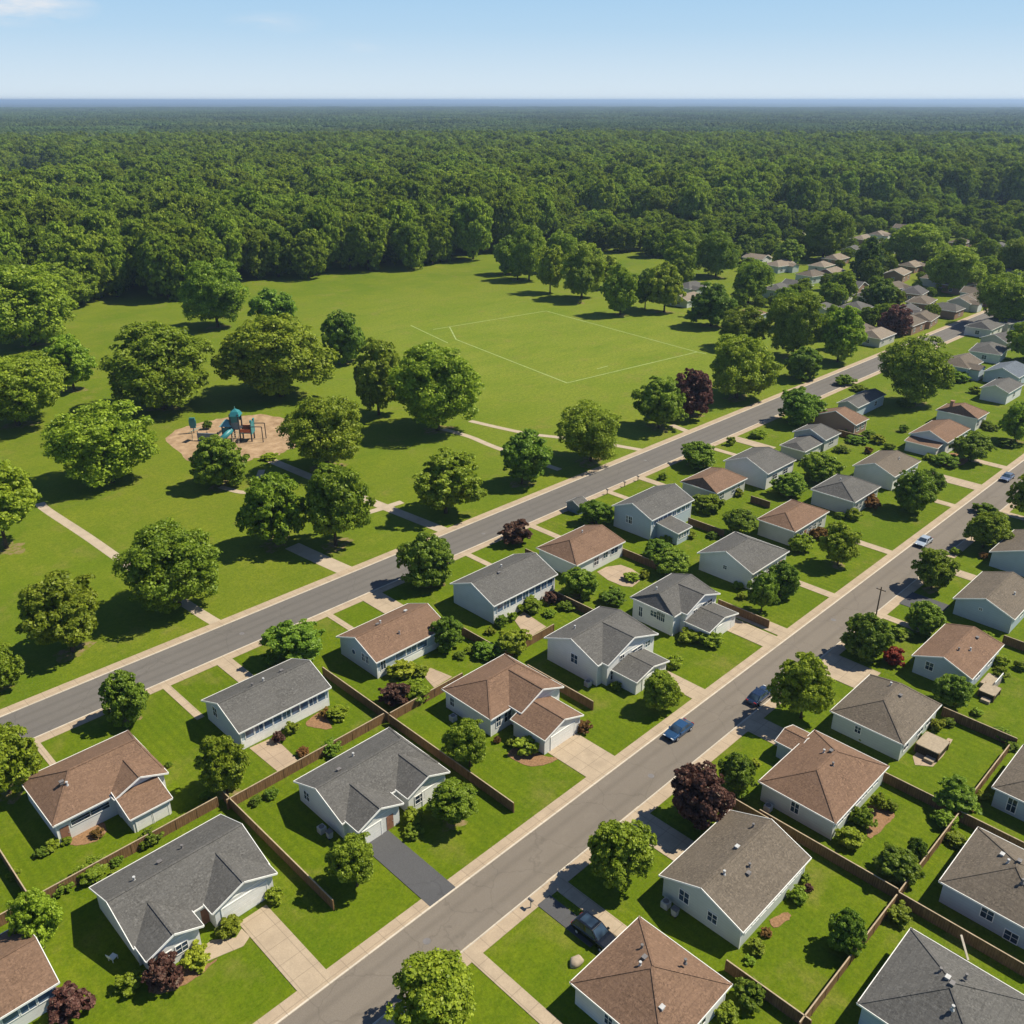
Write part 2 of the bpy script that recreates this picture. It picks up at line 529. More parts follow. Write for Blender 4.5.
TREES = [(54.8, 136.8, 8.8, 7.2, 7.1, 'oak', 'large round green tree on the park lawn, overhanging the path stub by the road'),
 (36.3, 135.4, 6.4, 6.3, 6.6, 'oak', 'bushy green park tree near the left edge with its shadow over mown grass'),
 (24.6, 133.1, 3.5, 3.8, 3.9, 'oak', 'green park tree cut off at the left border just above the road'),
 (41.4, 181.7, 7.9, 7.2, 9.8, 'oak', 'broad park tree cut by the left border beside the narrow diagonal path'),
 (70.1, 200.5, 11.7, 9.2, 8.7, 'oak', 'wide spreading park tree with trunk showing, left of the playground sand'),
 (86.4, 180.9, 6.5, 6.4, 6.1, 'maple', 'small rounded park tree standing in front of the playground'),
 (80.0, 146.3, 7.1, 7.5, 7.8, 'oak', 'green park tree left of its twin above the wide concrete path to the road'),
 (87.9, 137.1, 7.0, 8.2, 9.7, 'oak', 'green park tree right of its twin, shading the wide concrete path'),
 (103.7, 244.3, 15.8, 11.4, 10.8, 'oak', 'very wide park tree behind the playground, far left of the mown field'),
 (110.3, 172.6, 9.5, 8.5, 8.8, 'oak', 'dense dark park tree at the right edge of the playground sand'),
 (133.7, 230.6, 16.6, 12.3, 12.0, 'oak', 'tall wide park tree behind the playground towards the mown field'),
 (169.8, 248.4, 7.2, 9.1, 8.6, 'maple', 'medium park tree at the left corner of the mown field'),
 (176.0, 303.1, 9.4, 8.6, 8.6, 'maple', 'rounded tree standing alone on the grass before the forest edge'),
 (164.7, 326.1, 12.5, 12.3, 11.6, 'oak', 'broad tree at the foot of the forest with two trunks in shadow'),
 (69.0, 258.1, 13.9, 10.0, 9.5, 'oak', 'spreading tree cut by the left border, above the worn grass track'),
 (92.5, 280.4, 7.8, 8.0, 7.7, 'oak', 'upright tree right behind the spreading tree at the left border'),
 (103.7, 347.2, 18.7, 14.8, 14.2, 'oak', 'great dense tree at the left border in front of the forest'),
 (137.7, 402.7, 12.2, 10.2, 9.7, 'oak', 'dark tree between the great left border tree and the forest'),
 (143.3, 195.9, 8.0, 10.1, 9.6, 'oak', 'dark park tree just left of the tall tree at the field corner'),
 (146.8, 174.7, 12.1, 10.7, 10.9, 'oak', 'tall spreading tree at the near left corner of the sports field'),
 (113.2, 133.2, 7.9, 6.3, 6.6, 'oak', 'round bright tree beside the path that meets the road'),
 (136.1, 132.9, 5.9, 6.1, 7.0, 'maple', 'compact round tree on grass between the curved path and the road'),
 (158.3, 131.1, 8.4, 7.2, 7.1, 'oak', 'wide round tree casting its shadow onto the road by the field'),
 (189.6, 134.1, 7.3, 6.6, 6.9, 'maple', 'light green tree next to the purple tree by the road'),
 (204.4, 133.5, 6.1, 6.8, 6.6, 'plum', 'dark purple tree at the near right edge of the sports field'),
 (227.5, 134.0, 10.5, 9.8, 9.3, 'oak', 'large dark tree right of the purple tree beside the road'),
 (220.0, 109.5, 5.9, 5.2, 5.0, 'maple', 'tree on the house side of the road hiding its bend'),
 (259.5, 130.2, 5.6, 5.5, 5.4, 'maple', 'small tree in front of the big pair right of the field'),
 (281.5, 145.9, 9.5, 11.2, 10.7, 'oak', 'tall bright tree behind a small one, beyond the end of the park'),
 (279.9, 165.0, 8.8, 7.2, 6.8, 'oak', 'rounded tree between the field corner and the brown far roof'),
 (286.4, 131.9, 7.8, 9.2, 8.8, 'oak', 'dark tree with visible trunk on lawn where the road bends'),
 (301.2, 191.9, 9.1, 8.3, 7.9, 'maple', 'light tree on the field edge in front of a tan far roof'),
 (309.2, 220.0, 7.8, 9.8, 9.3, 'oak', 'rightmost tree of the clump along the far side of the field'),
 (291.8, 229.3, 7.7, 9.8, 9.3, 'oak', 'front middle tree of the clump along the far side of the field'),
 (307.0, 263.3, 9.9, 11.5, 10.9, 'oak', 'front left dark tree of the clump along the far side of the field'),
 (325.9, 330.2, 8.0, 9.9, 9.4, 'maple', 'left outlier tree of the clump on the far side of the field'),
 (322.1, 310.3, 9.2, 12.5, 11.8, 'oak', 'bright tall tree at the left end of the far field clump'), (350.4, 313.9, 8.9, 9.0, 10.7, 'oak', 'rear left tree inside the clump beyond the field'),
 (332.8, 270.6, 7.4, 6.8, 7.6, 'oak', 'rear middle tree inside the clump beyond the field'),
 (305.4, 280.9, 7.3, 9.8, 10.5, 'oak', 'rounded tree hugging the front of the far field clump near its bright end'),
 (298.6, 256.3, 4.7, 6.4, 9.6, 'maple', 'slim front tree of the far field clump beside the dark one'),
 (308.3, 229.2, 5.4, 7.3, 9.4, 'maple', 'slim tree filling the gap near the end of the far field clump'),
 (318.1, 314.3, 6.1, 8.2, 8.4, 'oak', 'low crown between the outlier and the bright tall clump tree'),
 (355.6, 244.3, 6.0, 8.1, 8.5, 'oak', 'tree closing the far field clump towards the wooded quarter'),
 (349.8, 205.1, 9.5, 9.3, 8.8, 'oak', 'dense tree between the far grey roofs and the park'), (383.7, 264.3, 10.4, 10.7, 10.2, 'oak', 'left tree of the pair beyond the small clearing'),
 (393.5, 250.5, 10.1, 11.7, 11.1, 'oak', 'right tree of the pair beyond the small clearing'), (442.9, 265.5, 5.9, 7.4, 7.2, 'maple', 'little tree right behind the pair beyond the clearing'),
 (442.5, 238.8, 7.8, 7.1, 6.9, 'maple', 'round tree in front of a tan roof far beyond the park'),
 (479.7, 238.2, 14.0, 13.9, 13.2, 'oak', 'big crown rising over the far rooftops left of the pointed tree'),
 (438.6, 193.9, 9.7, 11.0, 10.4, 'cone', 'pointed dark tree among the distant rooftops'), (258.8, 94.5, 10.2, 9.8, 9.3, 'oak', 'huge dense tree rising between the houses on the right'),
 (337.5, 134.8, 6.3, 5.8, 5.5, 'plum', 'dark purple tree among the far grey roofs'), (437.4, 152.3, 12.8, 10.9, 10.3, 'oak', 'broad dark tree standing over the far right rooftops'),
 (498.1, 145.9, 10.4, 9.7, 9.2, 'oak', 'big tree at the right border behind the far roofs'),
 (382.0, 111.1, 11.6, 10.4, 9.9, 'oak', 'dark tree mass at the right border above the grey roofs'),
 (375.8, 158.9, 7.5, 6.9, 6.6, 'maple', 'light green tree in front of the dark roofed far houses'),
 (332.1, 88.0, 5.4, 6.6, 6.4, 'oak', 'tall tree cut by the right border beyond the last houses'), (496.1, 194.0, 15.8, 11.4, 10.8, 'oak', 'wide low tree between far tan rooftops'),
 (380.4, 177.5, 7.1, 7.2, 6.9, 'oak', 'tree just below the pointed dark tree'), (90.9, 111.8, 4.9, 5.4, 5.3, 'maple', 'dark rounded street tree between the park road and a grey house'),
 (35.2, 111.9, 3.1, 4.0, 4.1, 'maple', 'street tree on the verge behind the brown house at the left'),
 (17.9, 108.0, 4.0, 4.8, 5.6, 'oak', 'large yard tree at the left border beside the brown house'), (60.1, 108.1, 4.5, 3.5, 3.6, 'maple', 'leafy tree between the first two road side houses'),
 (37.4, 88.5, 3.0, 4.0, 4.0, 'oak', 'yard tree between the grey house with the window band and the fence corner'),
 (12.4, 81.1, 2.4, 3.3, 4.0, 'oak', 'yard tree beside the fence left of the lowest grey house'),
 (40.2, 64.7, 2.7, 2.9, 3.6, 'oak', 'front yard tree at the corner of the house with the asphalt drive'),
 (54.1, 64.2, 3.0, 2.1, 3.1, 'oak', 'front yard tree right of the house with the asphalt drive'),
 (62.6, 70.5, 2.9, 3.1, 3.6, 'oak', 'round yard tree against the side of the brown house with a front garage'),
 (90.1, 60.4, 2.8, 3.2, 3.3, 'oak', 'young front lawn tree above the blue car'), (102.8, 44.7, 3.8, 4.9, 5.0, 'oak', 'street tree beside the parked dark blue car'),
 (61.5, 44.6, 3.6, 3.8, 4.3, 'oak', 'street tree across the road from the asphalt drive'), (75.3, 43.5, 3.6, 3.9, 4.3, 'plum', 'dark copper leaved tree beside the near street'),
 (83.3, 43.1, 2.2, 2.6, 2.9, 'maple', 'small green tree right of the copper leaved tree'), (35.5, 44.7, 4.3, 3.5, 5.5, 'oak', 'large street tree at the bottom edge in front of the roadway'),
 (153.3, 46.7, 3.7, 3.6, 3.6, 'oak', 'street tree on the far verge opposite the silver car'), (177.4, 46.4, 4.0, 3.7, 3.6, 'oak', 'street tree beyond the long walkway near the right edge'),
 (124.1, 44.8, 3.8, 4.0, 3.8, 'maple', 'tree by the drive next to the utility pole'), (137.9, 41.4, 3.2, 2.8, 2.8, 'maple', 'low spreading tree behind the copper red bush house'),
 (124.6, 64.1, 2.5, 3.4, 4.1, 'maple', 'front tree of the pair hiding the end of a grey house'),
 (132.1, 64.4, 2.8, 3.6, 3.6, 'maple', 'rear tree of the pair hiding the end of a grey house'), (150.1, 63.0, 3.6, 4.1, 4.2, 'oak', 'front lawn tree below the brown house with red shrubs'),
 (184.0, 63.9, 4.5, 4.6, 4.4, 'oak', 'bright tree in front of the taupe roofed house'), (194.7, 63.7, 3.3, 3.2, 3.3, 'maple', 'smaller tree just behind the bright tree near the wide drive'),
 (223.6, 65.8, 4.3, 3.5, 3.5, 'maple', 'dark tree beside the small orange patio'), (246.5, 62.9, 4.3, 5.6, 5.6, 'oak', 'tall tree at the right edge by the far end of the street'),
 (174.0, 111.6, 4.5, 3.3, 3.1, 'maple', 'round tree on the house side of the park road by a brown house'),
 (186.8, 86.4, 4.6, 3.3, 3.4, 'maple', 'low rounded tree behind the second row of houses'),
 (173.6, 86.4, 3.7, 2.7, 2.6, 'maple', 'wide low bush tree behind the brown house with red shrubs'), (132.0, 107.3, 3.5, 2.7, 2.7, 'maple', 'small tree by the street shed'),
 (127.6, 88.4, 2.8, 2.0, 2.3, 'maple', 'rear yard tree left of the sunroom house'), (125.4, 83.2, 3.2, 2.3, 2.5, 'maple', 'front yard tree of two behind the sunroom house'),
 (148.0, 84.0, 3.5, 2.6, 3.1, 'maple', 'yard tree behind the brown house, right of a long hedge'), (106.7, 89.8, 3.2, 2.9, 3.0, 'maple', 'round yard tree between two backyards with patios'),
 (121.0, 30.4, 2.7, 2.4, 2.8, 'maple', 'dark tree against the blue grey wall with a small square window'), (197.0, 44.4, 3.9, 5.3, 5.4, 'oak', 'street tree cut by the right border'),
 (70.9, 22.2, 1.9, 2.6, 2.5, 'maple', 'single backyard tree beside the long diagonal fence'),
 (83.9, 22.8, 2.4, 1.8, 2.1, 'bush', 'spreading shrub tree at the fence of the brown hip roof yard'),
 (87.9, 22.2, 1.1, 1.5, 1.9, 'maple', 'slim tree next to the spreading shrub along the fence'),
 (99.5, 21.9, 2.5, 1.8, 2.2, 'bush', 'dark shrub tree in the fence corner of the taupe house yard'),
 (79.2, 93.8, 2.4, 2.7, 2.8, 'maple', 'dark yard tree right of the brown house with the walk'), (85.2, 84.9, 2.6, 2.1, 2.4, 'lime', 'yellow green yard tree at the back fence')]
SHRUBS = [(19.4, 68.1, 1.79, 2.06, 'plum', 'large copper red shrub at the corner of the lowest grey house'), (16.9, 70.2, 1.29, 1.1, 'oak', 'light green shrub left of the copper red shrub'),
 (22.7, 68.2, 1.53, 1.07, 'lime', 'bright low shrub before the entry of the lowest grey house'), (27.1, 69.1, 1.37, 0.96, 'lime', 'clipped round shrub between porch and garage drive'),
 (32.6, 69.4, 0.99, 1.09, 'oak', 'upright shrub at the right side of the wide garage'), (11.5, 71.6, 1.98, 1.68, 'plum', 'deep red bush beside the house at the lower left corner'),
 (26.7, 87.3, 1.3, 1.04, 'maple', 'dark shrub at the fence below the lean-to roof'), (19.8, 86.9, 1.81, 1.09, 'oak', 'low hedge clump behind the lowest grey house'),
 (22.5, 86.9, 0.75, 0.6, 'maple', 'small dark shrub by the back fence of the lowest grey house'), (16.7, 87.3, 1.11, 0.78, 'maple', 'dark low bush at the end of the hedge clump'),
 (16.9, 94.4, 0.76, 0.61, 'maple', 'leftmost small shrub below the brown house'), (18.3, 94.5, 1.0, 0.7, 'lime', 'middle shrub in the bed below the brown house'),
 (19.8, 94.2, 0.65, 0.52, 'oak', 'right shrub in the bed below the brown house'), (22.7, 92.8, 0.78, 0.62, 'rust', 'reddish planter shrub in the brown house courtyard'),
 (34.5, 98.5, 0.46, 0.42, 'maple', 'tiny round bush alone on the side lawn'), (47.5, 92.8, 0.89, 0.89, 'plum', 'purple shrub at the patio edge of the grey house'),
 (50.0, 93.2, 1.11, 0.89, 'lime', 'light shrub right of the purple patio shrub'), (56.3, 91.4, 1.57, 1.1, 'oak', 'round shrub cluster at the right end of the window band'),
 (55.4, 92.8, 1.0, 0.7, 'rust', 'tawny shrub left of the round cluster'), (48.3, 87.9, 0.87, 0.7, 'rust', 'rusty small shrub on the lawn beyond the patio'),
 (41.0, 83.9, 0.88, 0.71, 'maple', 'dark ball shrub at the hedge behind the grey house'), (39.0, 84.3, 0.75, 0.6, 'maple', 'second dark ball shrub at the hedge, further left'),
 (51.3, 85.8, 1.48, 1.04, 'maple', 'dark hedge bush at the top corner of the hip roof yard'), (51.0, 67.9, 1.34, 1.07, 'lime', 'leafy shrub by the steps of the asphalt drive house'),
 (49.6, 66.5, 1.2, 0.72, 'oak', 'low planter shrub beside the asphalt drive'), (54.4, 67.4, 0.99, 0.79, 'maple', 'dark shrub under the front yard tree by the gable'),
 (64.2, 88.2, 2.26, 1.92, 'plum', 'copper brown shrub in the fence corner'), (67.1, 86.6, 2.2, 1.65, 'oak', 'green shrub right of the copper brown shrub'),
 (69.2, 92.9, 2.14, 1.28, 'lime', 'broad yellow green shrub at the back wall of the brown house'), (71.6, 91.1, 1.38, 0.83, 'lime', 'smaller yellow green shrub by the walk'),
 (78.0, 93.3, 1.12, 0.89, 'oak', 'bush at the right back corner of the brown walk house'), (70.0, 67.1, 1.89, 1.23, 'lime', 'shrub bed in front of the garage wing'),
 (69.7, 69.5, 0.96, 0.67, 'lime', 'small shrub at the left end of the garage bed'), (68.5, 71.4, 0.55, 0.55, 'rust', 'tiny rusty plant by the bay window corner'),
 (78.8, 64.8, 1.19, 0.95, 'rust', 'rounded tawny shrub right of the garage drive'), (89.7, 67.7, 0.82, 0.74, 'oak', 'small round shrub at the grey house corner'),
 (100.3, 65.0, 1.32, 1.19, 'oak', 'shrub beside the lower garage roof of the grey house'), (109.7, 64.7, 1.94, 1.36, 'oak', 'right shrub of the front lawn bed'),
 (108.5, 67.5, 1.95, 1.17, 'lime', 'left shrub of the front lawn bed'), (111.1, 67.9, 1.24, 1.24, 'gold', 'golden shrub by the dark garage wall'),
 (126.3, 68.9, 0.97, 0.68, 'lime', 'small shrub behind the second front garage'), (89.9, 92.5, 1.17, 1.17, 'maple', 'dark upright shrub by the light patio'),
 (92.7, 92.5, 0.85, 0.93, 'oak', 'slender shrub next to the light patio'), (97.1, 92.2, 2.07, 1.55, 'oak', 'bushy shrub under the blue window band'),
 (101.5, 91.9, 1.49, 1.19, 'plum', 'purple red shrub at the end of the blue window band'), (87.1, 92.0, 0.99, 0.59, 'lime', 'low light shrub along the fence'),
 (82.1, 87.7, 2.22, 1.33, 'maple', 'dark hedge clump at the fence end behind the brown house'), (113.5, 112.6, 3.08, 2.77, 'plum', 'pinkish brown bush on the verge beside the park road'),
 (109.2, 84.2, 2.28, 1.48, 'maple', 'dark long shrub at the patio end'), (153.9, 94.7, 3.43, 2.23, 'oak', 'long green hedge bush between the two back rows'),
 (158.3, 70.9, 1.71, 1.36, 'rust', 'red brown shrub at the front of the brown house'), (157.8, 73.6, 1.42, 1.13, 'rust', 'second red brown shrub left along the same wall'),
 (150.3, 71.1, 2.34, 2.11, 'oak', 'green shrub at the lower corner of the brown house'), (179.8, 70.5, 2.16, 1.73, 'rust', 'tawny bush at the front of the hipped grey house'),
 (171.5, 70.3, 1.68, 1.34, 'lime', 'light shrub left of the tawny bush'), (217.1, 69.2, 3.14, 1.57, 'maple', 'clipped dark hedge by the orange patio'),
 (73.2, 28.8, 1.1, 0.93, 'oak', 'round shrub at the rear wall of the gabled grey house'), (75.4, 28.7, 0.5, 0.45, 'plum', 'red shrub beside the round one at the rear wall'),
 (76.4, 29.8, 0.68, 0.61, 'oak', 'last green shrub along the rear wall near the far corner'), (66.7, 28.9, 0.63, 0.51, 'rust', 'orange tawny shrub at the rear bed'),
 (64.5, 28.6, 0.98, 0.69, 'lime', 'low shrub spread at the bed end by the fence'), (62.7, 28.3, 0.61, 0.37, 'oak', 'small shrub where the bed meets the fence'),
 (58.7, 26.2, 1.56, 1.41, 'maple', 'dark shrub behind the pyramid roofed house at the bottom'), (55.9, 26.7, 1.15, 0.92, 'oak', 'lighter shrub at the bottom edge behind the pyramid roof'),
 (93.2, 28.9, 1.06, 1.27, 'lime', 'upright rounded shrub left of two at the tan bed'), (94.0, 27.7, 0.87, 0.87, 'oak', 'darker rounded shrub right of two at the tan bed'),
 (89.2, 29.2, 1.46, 1.46, 'maple', 'bushy shrub covering the back wall of the brown hip house'),
 (84.9, 28.6, 1.65, 1.16, 'lime', 'wide low shrub at the lower corner of the brown hip house'), (114.1, 30.1, 1.12, 0.9, 'lime', 'shrub at the rear of the taupe hip roofed house'),
 (116.0, 29.2, 0.84, 0.68, 'oak', 'small dark shrub beside the raised terrace'), (96.2, 22.0, 1.46, 1.17, 'oak', 'leafy shrub at the fence bend'),
 (104.2, 20.4, 0.82, 0.57, 'lime', 'light shrub in the narrow yard behind the fence'), (94.2, 19.9, 1.3, 0.78, 'oak', 'low shrub in the narrow yard below the fence corner'),
 (125.5, 41.4, 1.72, 1.72, 'red', 'bright crimson shrub at the front of the blue grey house'), (136.9, 29.5, 1.32, 1.06, 'oak', 'shrub at the rear deck of the blue grey house'),
 (133.0, 28.2, 1.29, 1.03, 'lime', 'second shrub below the rear deck'), (121.4, 27.3, 0.86, 0.6, 'oak', 'small shrub at the fence below the deck'),
 (137.9, 26.8, 1.08, 0.87, 'oak', 'round shrub at the right border lawn'), (134.1, 43.5, 1.56, 0.93, 'oak', 'low shrub left of the blue grey house path'),
 (170.6, 49.1, 1.07, 0.75, 'oak', 'little round shrub on the far verge'), (172.5, 44.6, 0.86, 0.69, 'rust', 'small brown shrub by the right hand house'),
 (78.6, 20.0, 1.4, 0.98, 'lime', 'straggly yellow green shrub behind the fence cross'), (103.8, 218.8, 1.2, 1.44, 'maple', 'dark small bush at the back of the playground sand'),
 (103.5, 187.7, 2.21, 0.88, 'oak', 'low dark shrub at the playground border'), (263.1, 117.9, 3.09, 1.86, 'maple', 'dark shrub at the road verge near the huge tree'),
 (260.2, 112.0, 2.42, 1.21, 'oak', 'lower shrub next to the road verge shrub'), (192.1, 113.1, 1.15, 1.49, 'oak', 'small young verge tree opposite the park'),
 (201.7, 111.4, 2.09, 1.25, 'oak', 'rounded verge shrub by the far driveway'), (161.4, 111.8, 1.04, 1.04, 'oak', 'slim verge shrub by the brown house front'),
 (233.0, 86.4, 1.33, 1.19, 'maple', 'dark shrub between two brown roofed houses'), (250.9, 70.6, 1.87, 0.93, 'maple', 'low hedge under the far street tree'),
 (240.7, 63.4, 2.29, 1.14, 'maple', 'dark shadowed hedge at the right verge'), (194.1, 51.8, 2.55, 1.28, 'maple', 'dark hedge along the right hand walkway'),
 (211.3, 85.8, 1.12, 1.01, 'rust', 'brown shrub in the far backyard'), (222.6, 91.1, 1.83, 1.1, 'maple', 'dark clipped hedge behind the brick gabled house'),
 (216.3, 91.4, 2.57, 1.03, 'maple', 'long low dark hedge across the far backyard'), (207.4, 91.0, 1.88, 0.94, 'maple', 'dark low hedge block on the far back lawn'),
 (220.9, 96.1, 1.19, 1.07, 'oak', 'small green shrub at the grey house with the low wing'), (220.4, 87.4, 2.06, 1.23, 'lime', 'light shrub by the hedge behind the brick gabled house'),
 (217.5, 83.2, 1.51, 1.06, 'oak', 'green shrub above the taupe roofed house'), (254.8, 95.3, 2.3, 1.61, 'maple', 'dark shrub at the foot of the huge dense tree'),
 (291.8, 93.8, 3.12, 1.87, 'oak', 'shrub cluster beyond the chimney house'), (282.6, 94.8, 2.15, 1.5, 'maple', 'dark shrub between huge tree and chimney house'),
 (282.2, 85.8, 1.8, 1.26, 'lime', 'light shrub at the gable of the chimney house'), (101.8, 88.6, 1.38, 0.83, 'maple', 'dark shrub on the fence line between grey house and curved patio'),
 (98.1, 89.2, 1.11, 0.67, 'oak', 'low shrub on the fence line by the light patio'), (117.8, 87.2, 1.47, 0.88, 'oak', 'shrub on the back fence below the curved patio'),
 (120.4, 85.8, 1.11, 0.77, 'lime', 'light shrub on the back fence near the sunroom yard'), (135.4, 91.5, 1.39, 0.98, 'oak', 'shrub in the sunroom yard near its fence'),
 (140.3, 89.6, 1.31, 0.78, 'lime', 'light shrub at the edge of the sunroom lawn'), (143.3, 86.4, 1.11, 0.77, 'maple', 'dark shrub under the yard tree by the hedge'),
 (165.5, 94.6, 1.56, 0.94, 'lime', 'light shrub at the back of the low brown hip house'), (162.0, 96.2, 1.33, 0.93, 'oak', 'green shrub at the back wall of the low brown hip house'),
 (188.0, 96.1, 1.8, 1.08, 'lime', 'light shrub behind the large grey second row house'), (177.9, 93.6, 1.62, 0.97, 'oak', 'green shrub at the corner of the large grey second row house'),
 (129.3, 71.6, 1.08, 0.65, 'oak', 'shrub at the front corner of the plain sided grey house'), (132.8, 68.2, 1.17, 0.7, 'lime', 'light shrub beside the leafy pair of trees'),
 (170.3, 72.7, 1.05, 0.84, 'oak', 'small shrub by the walk of the brown red shrub house'), (200.9, 72.0, 1.39, 0.97, 'oak', 'green shrub behind the bright tree of the taupe roofed house'),
 (217.8, 73.1, 1.47, 0.88, 'lime', 'light shrub at the taupe roofed house end'), (229.5, 70.8, 1.26, 1.01, 'plum', 'dark red shrub in the small orange patio'),
 (252.3, 72.4, 1.75, 1.22, 'oak', 'shrub at the front of the chimney house'), (78.8, 90.4, 0.95, 0.57, 'maple', 'dark shrub at the low brown fence'),
 (81.2, 90.2, 1.12, 0.67, 'oak', 'green shrub at the end of the low brown fence'), (35.0, 89.8, 0.76, 0.45, 'oak', 'shrub in the corner of the long brown fence'),
 (21.9, 85.2, 0.79, 0.4, 'oak', 'low shrub at the long fence behind the roof ridge'), (13.5, 93.2, 0.79, 0.55, 'oak', 'shrub by the fence at the left border'),
 (110.6, 30.2, 0.76, 0.53, 'maple', 'dark shrub beside the raised tan terrace'), (118.7, 23.2, 1.25, 0.75, 'maple', 'dark shrubs along the fence past the canopy lawn corner'),
 (116.9, 21.1, 0.95, 0.66, 'oak', 'green shrub at the far fence end on the right border'), (101.5, 20.4, 0.87, 0.43, 'rust', 'brown bed shrub behind the fence bend'),
 (143.6, 33.8, 0.98, 0.69, 'oak', 'green shrub at the back corner of the blue grey house'), (104.5, 36.4, 0.89, 0.72, 'oak', 'shrub at the front of the taupe hip house drive'),
 (89.4, 43.9, 0.79, 0.48, 'lime', 'light shrub at the front of the brown hip house'), (83.0, 41.9, 0.88, 0.53, 'oak', 'shrub under the small green tree at the short dark fence'),
 (64.9, 44.1, 0.57, 0.4, 'oak', 'shrub at the front corner of the gabled taupe house'), (79.3, 45.4, 0.63, 0.44, 'oak', 'small shrub beneath the copper leaved tree')]
DRIVES = [('concrete_driveway', 28.2, 31.6, 56.6, 69.6), ('asphalt_driveway', 44.1, 47.85, 56.6, 69.8), ('concrete_driveway', 71.85, 77.65, 56.6, 66.2),
 ('concrete_driveway', 95.65, 98.9, 56.6, 65.5), ('concrete_driveway', 115.3, 119.55, 56.6, 66.0), ('concrete_driveway', 120.0, 122.9, 56.6, 71.0), ('walkway', 137.55, 139.45, 56.6, 70.0),
 ('walkway', 161.1, 163.1, 56.6, 69.0), ('walkway', 192.35, 194.45, 56.6, 66.0), ('concrete_driveway', 205.75, 210.0, 56.6, 69.0), ('walkway', 223.65, 226.1, 56.6, 66.0),
 ('concrete_driveway', 42.6, 44.15, 30.0, 50.2), ('asphalt_driveway', 52.5, 54.5, 41.0, 48.6), ('concrete_driveway', 55.5, 57.25, 38.0, 50.2), ('concrete_driveway', 68.2, 72.4, 40.5, 50.2),
 ('concrete_driveway', 94.9, 98.95, 43.0, 50.2), ('concrete_driveway', 114.95, 121.55, 41.5, 50.2), ('walkway', 137.35, 138.95, 40.8, 50.2), ('asphalt_driveway', 144.2, 149.75, 42.0, 48.6),
 ('concrete_driveway', 161.5, 164.3, 42.0, 50.2), ('walkway', 196.25, 198.35, 44.0, 50.2), ('walkway', 41.8, 42.95, 105.0, 117.1), ('concrete_driveway', 50.6, 53.15, 103.0, 117.1),
 ('walkway', 23.4, 24.25, 104.0, 117.1), ('walkway', 71.0, 72.15, 104.0, 117.1), ('concrete_driveway', 78.5, 82.65, 104.0, 117.1), ('walkway', 102.85, 104.15, 104.0, 117.1),
 ('walkway', 120.75, 122.35, 104.0, 117.1), ('walkway', 145.75, 147.35, 104.0, 117.1), ('concrete_driveway', 157.2, 159.2, 104.0, 117.1), ('walkway', 185.7, 187.45, 104.0, 117.1),
 ('concrete_driveway', 195.05, 198.6, 104.0, 117.1)]
PATHS = [([(54.0, 199.8), (53.7, 194.9), (54.6, 176.1), (55.1, 159.1), (55.7, 143.8), (56.4, 130.5), (56.9, 125.5)], 2.0), ([(81.5, 142.9), (82.3, 133.7), (83.1, 126.1)], 3.4),
 ([(103.3, 187.0), (104.6, 163.5), (105.5, 150.6), (106.3, 140.1), (107.3, 127.3)], 2.6), ([(148.2, 174.3), (149.1, 164.6), (148.4, 154.1), (148.6, 132.5)], 1.8),
 ([(157.8, 174.1), (159.6, 164.1), (161.8, 155.1), (165.2, 147.9), (169.6, 137.7), (173.3, 125.8)], 1.8), ([(99.7, 145.3), (104.6, 144.7), (110.3, 144.3)], 1.8),
 ([(194.0, 133.1), (192.6, 126.0)], 2.0), ([(86.3, 180.2), (89.6, 172.8), (98.5, 182.6)], 1.6)]
PATIOS = [('patio', [(43.9, 94.3), (47.5, 94.0), (47.2, 86.8), (44.1, 86.6)]), ('patio', [(71.7, 91.5), (73.6, 91.4), (74.4, 87.3), (70.6, 87.1)]),
 ('patio', [(92.8, 92.3), (95.8, 92.9), (95.0, 86.9), (90.2, 86.7)]),
 ('patio', [(115.8, 93.4), (118.5, 93.4), (121.1, 92.0), (121.3, 89.5), (120.6, 86.9), (118.7, 85.6), (115.9, 85.2), (114.9, 86.7), (114.8, 90.0)]),
 ('mulch_bed', [(20.3, 94.8), (23.9, 94.9), (23.7, 92.7), (22.1, 92.1), (20.2, 93.1)]), ('mulch_bed', [(91.5, 29.7), (93.1, 29.6), (93.8, 27.1), (91.5, 26.9), (87.9, 27.2), (88.3, 28.1)]),
 ('mulch_bed', [(18.0, 68.6), (21.8, 68.8), (23.2, 67.4), (24.6, 67.2), (22.3, 66.7), (19.3, 67.0)]),
 ('mulch_bed', [(67.7, 68.5), (70.3, 68.8), (71.0, 64.7), (72.4, 63.3), (69.8, 63.6), (67.9, 65.5)]), ('mulch_bed', [(68.8, 29.6), (70.9, 28.9), (70.5, 28.2), (68.2, 28.7)]),
 ('mulch_bed', [(52.2, 93.4), (55.1, 94.0), (54.3, 90.0), (52.9, 91.4)]),
 ('walkway_bend', [(23.6, 69.5), (25.2, 69.6), (27.1, 68.1), (28.1, 68.7), (28.2, 67.2), (27.1, 66.6), (25.0, 67.2), (23.5, 67.6)]),
 ('mulch_bed', [(217.4, 71.0), (226.1, 71.0), (224.0, 66.4), (217.0, 66.8)]),
 ('patio', [(105.8, 29.9), (108.4, 29.9), (109.0, 28.1), (113.1, 28.1), (113.2, 27.5), (108.9, 27.1), (105.7, 27.2), (104.4, 29.0)])]
SAND = [(92.6, 220.0), (97.4, 224.1), (103.3, 225.0), (111.0, 224.5), (120.7, 219.8), (123.4, 209.7), (119.4, 197.6), (112.8, 190.3), (106.6, 188.6), (101.5, 190.8), (95.4, 189.3), (89.4, 188.2),
 (88.4, 194.5), (89.7, 206.4)]
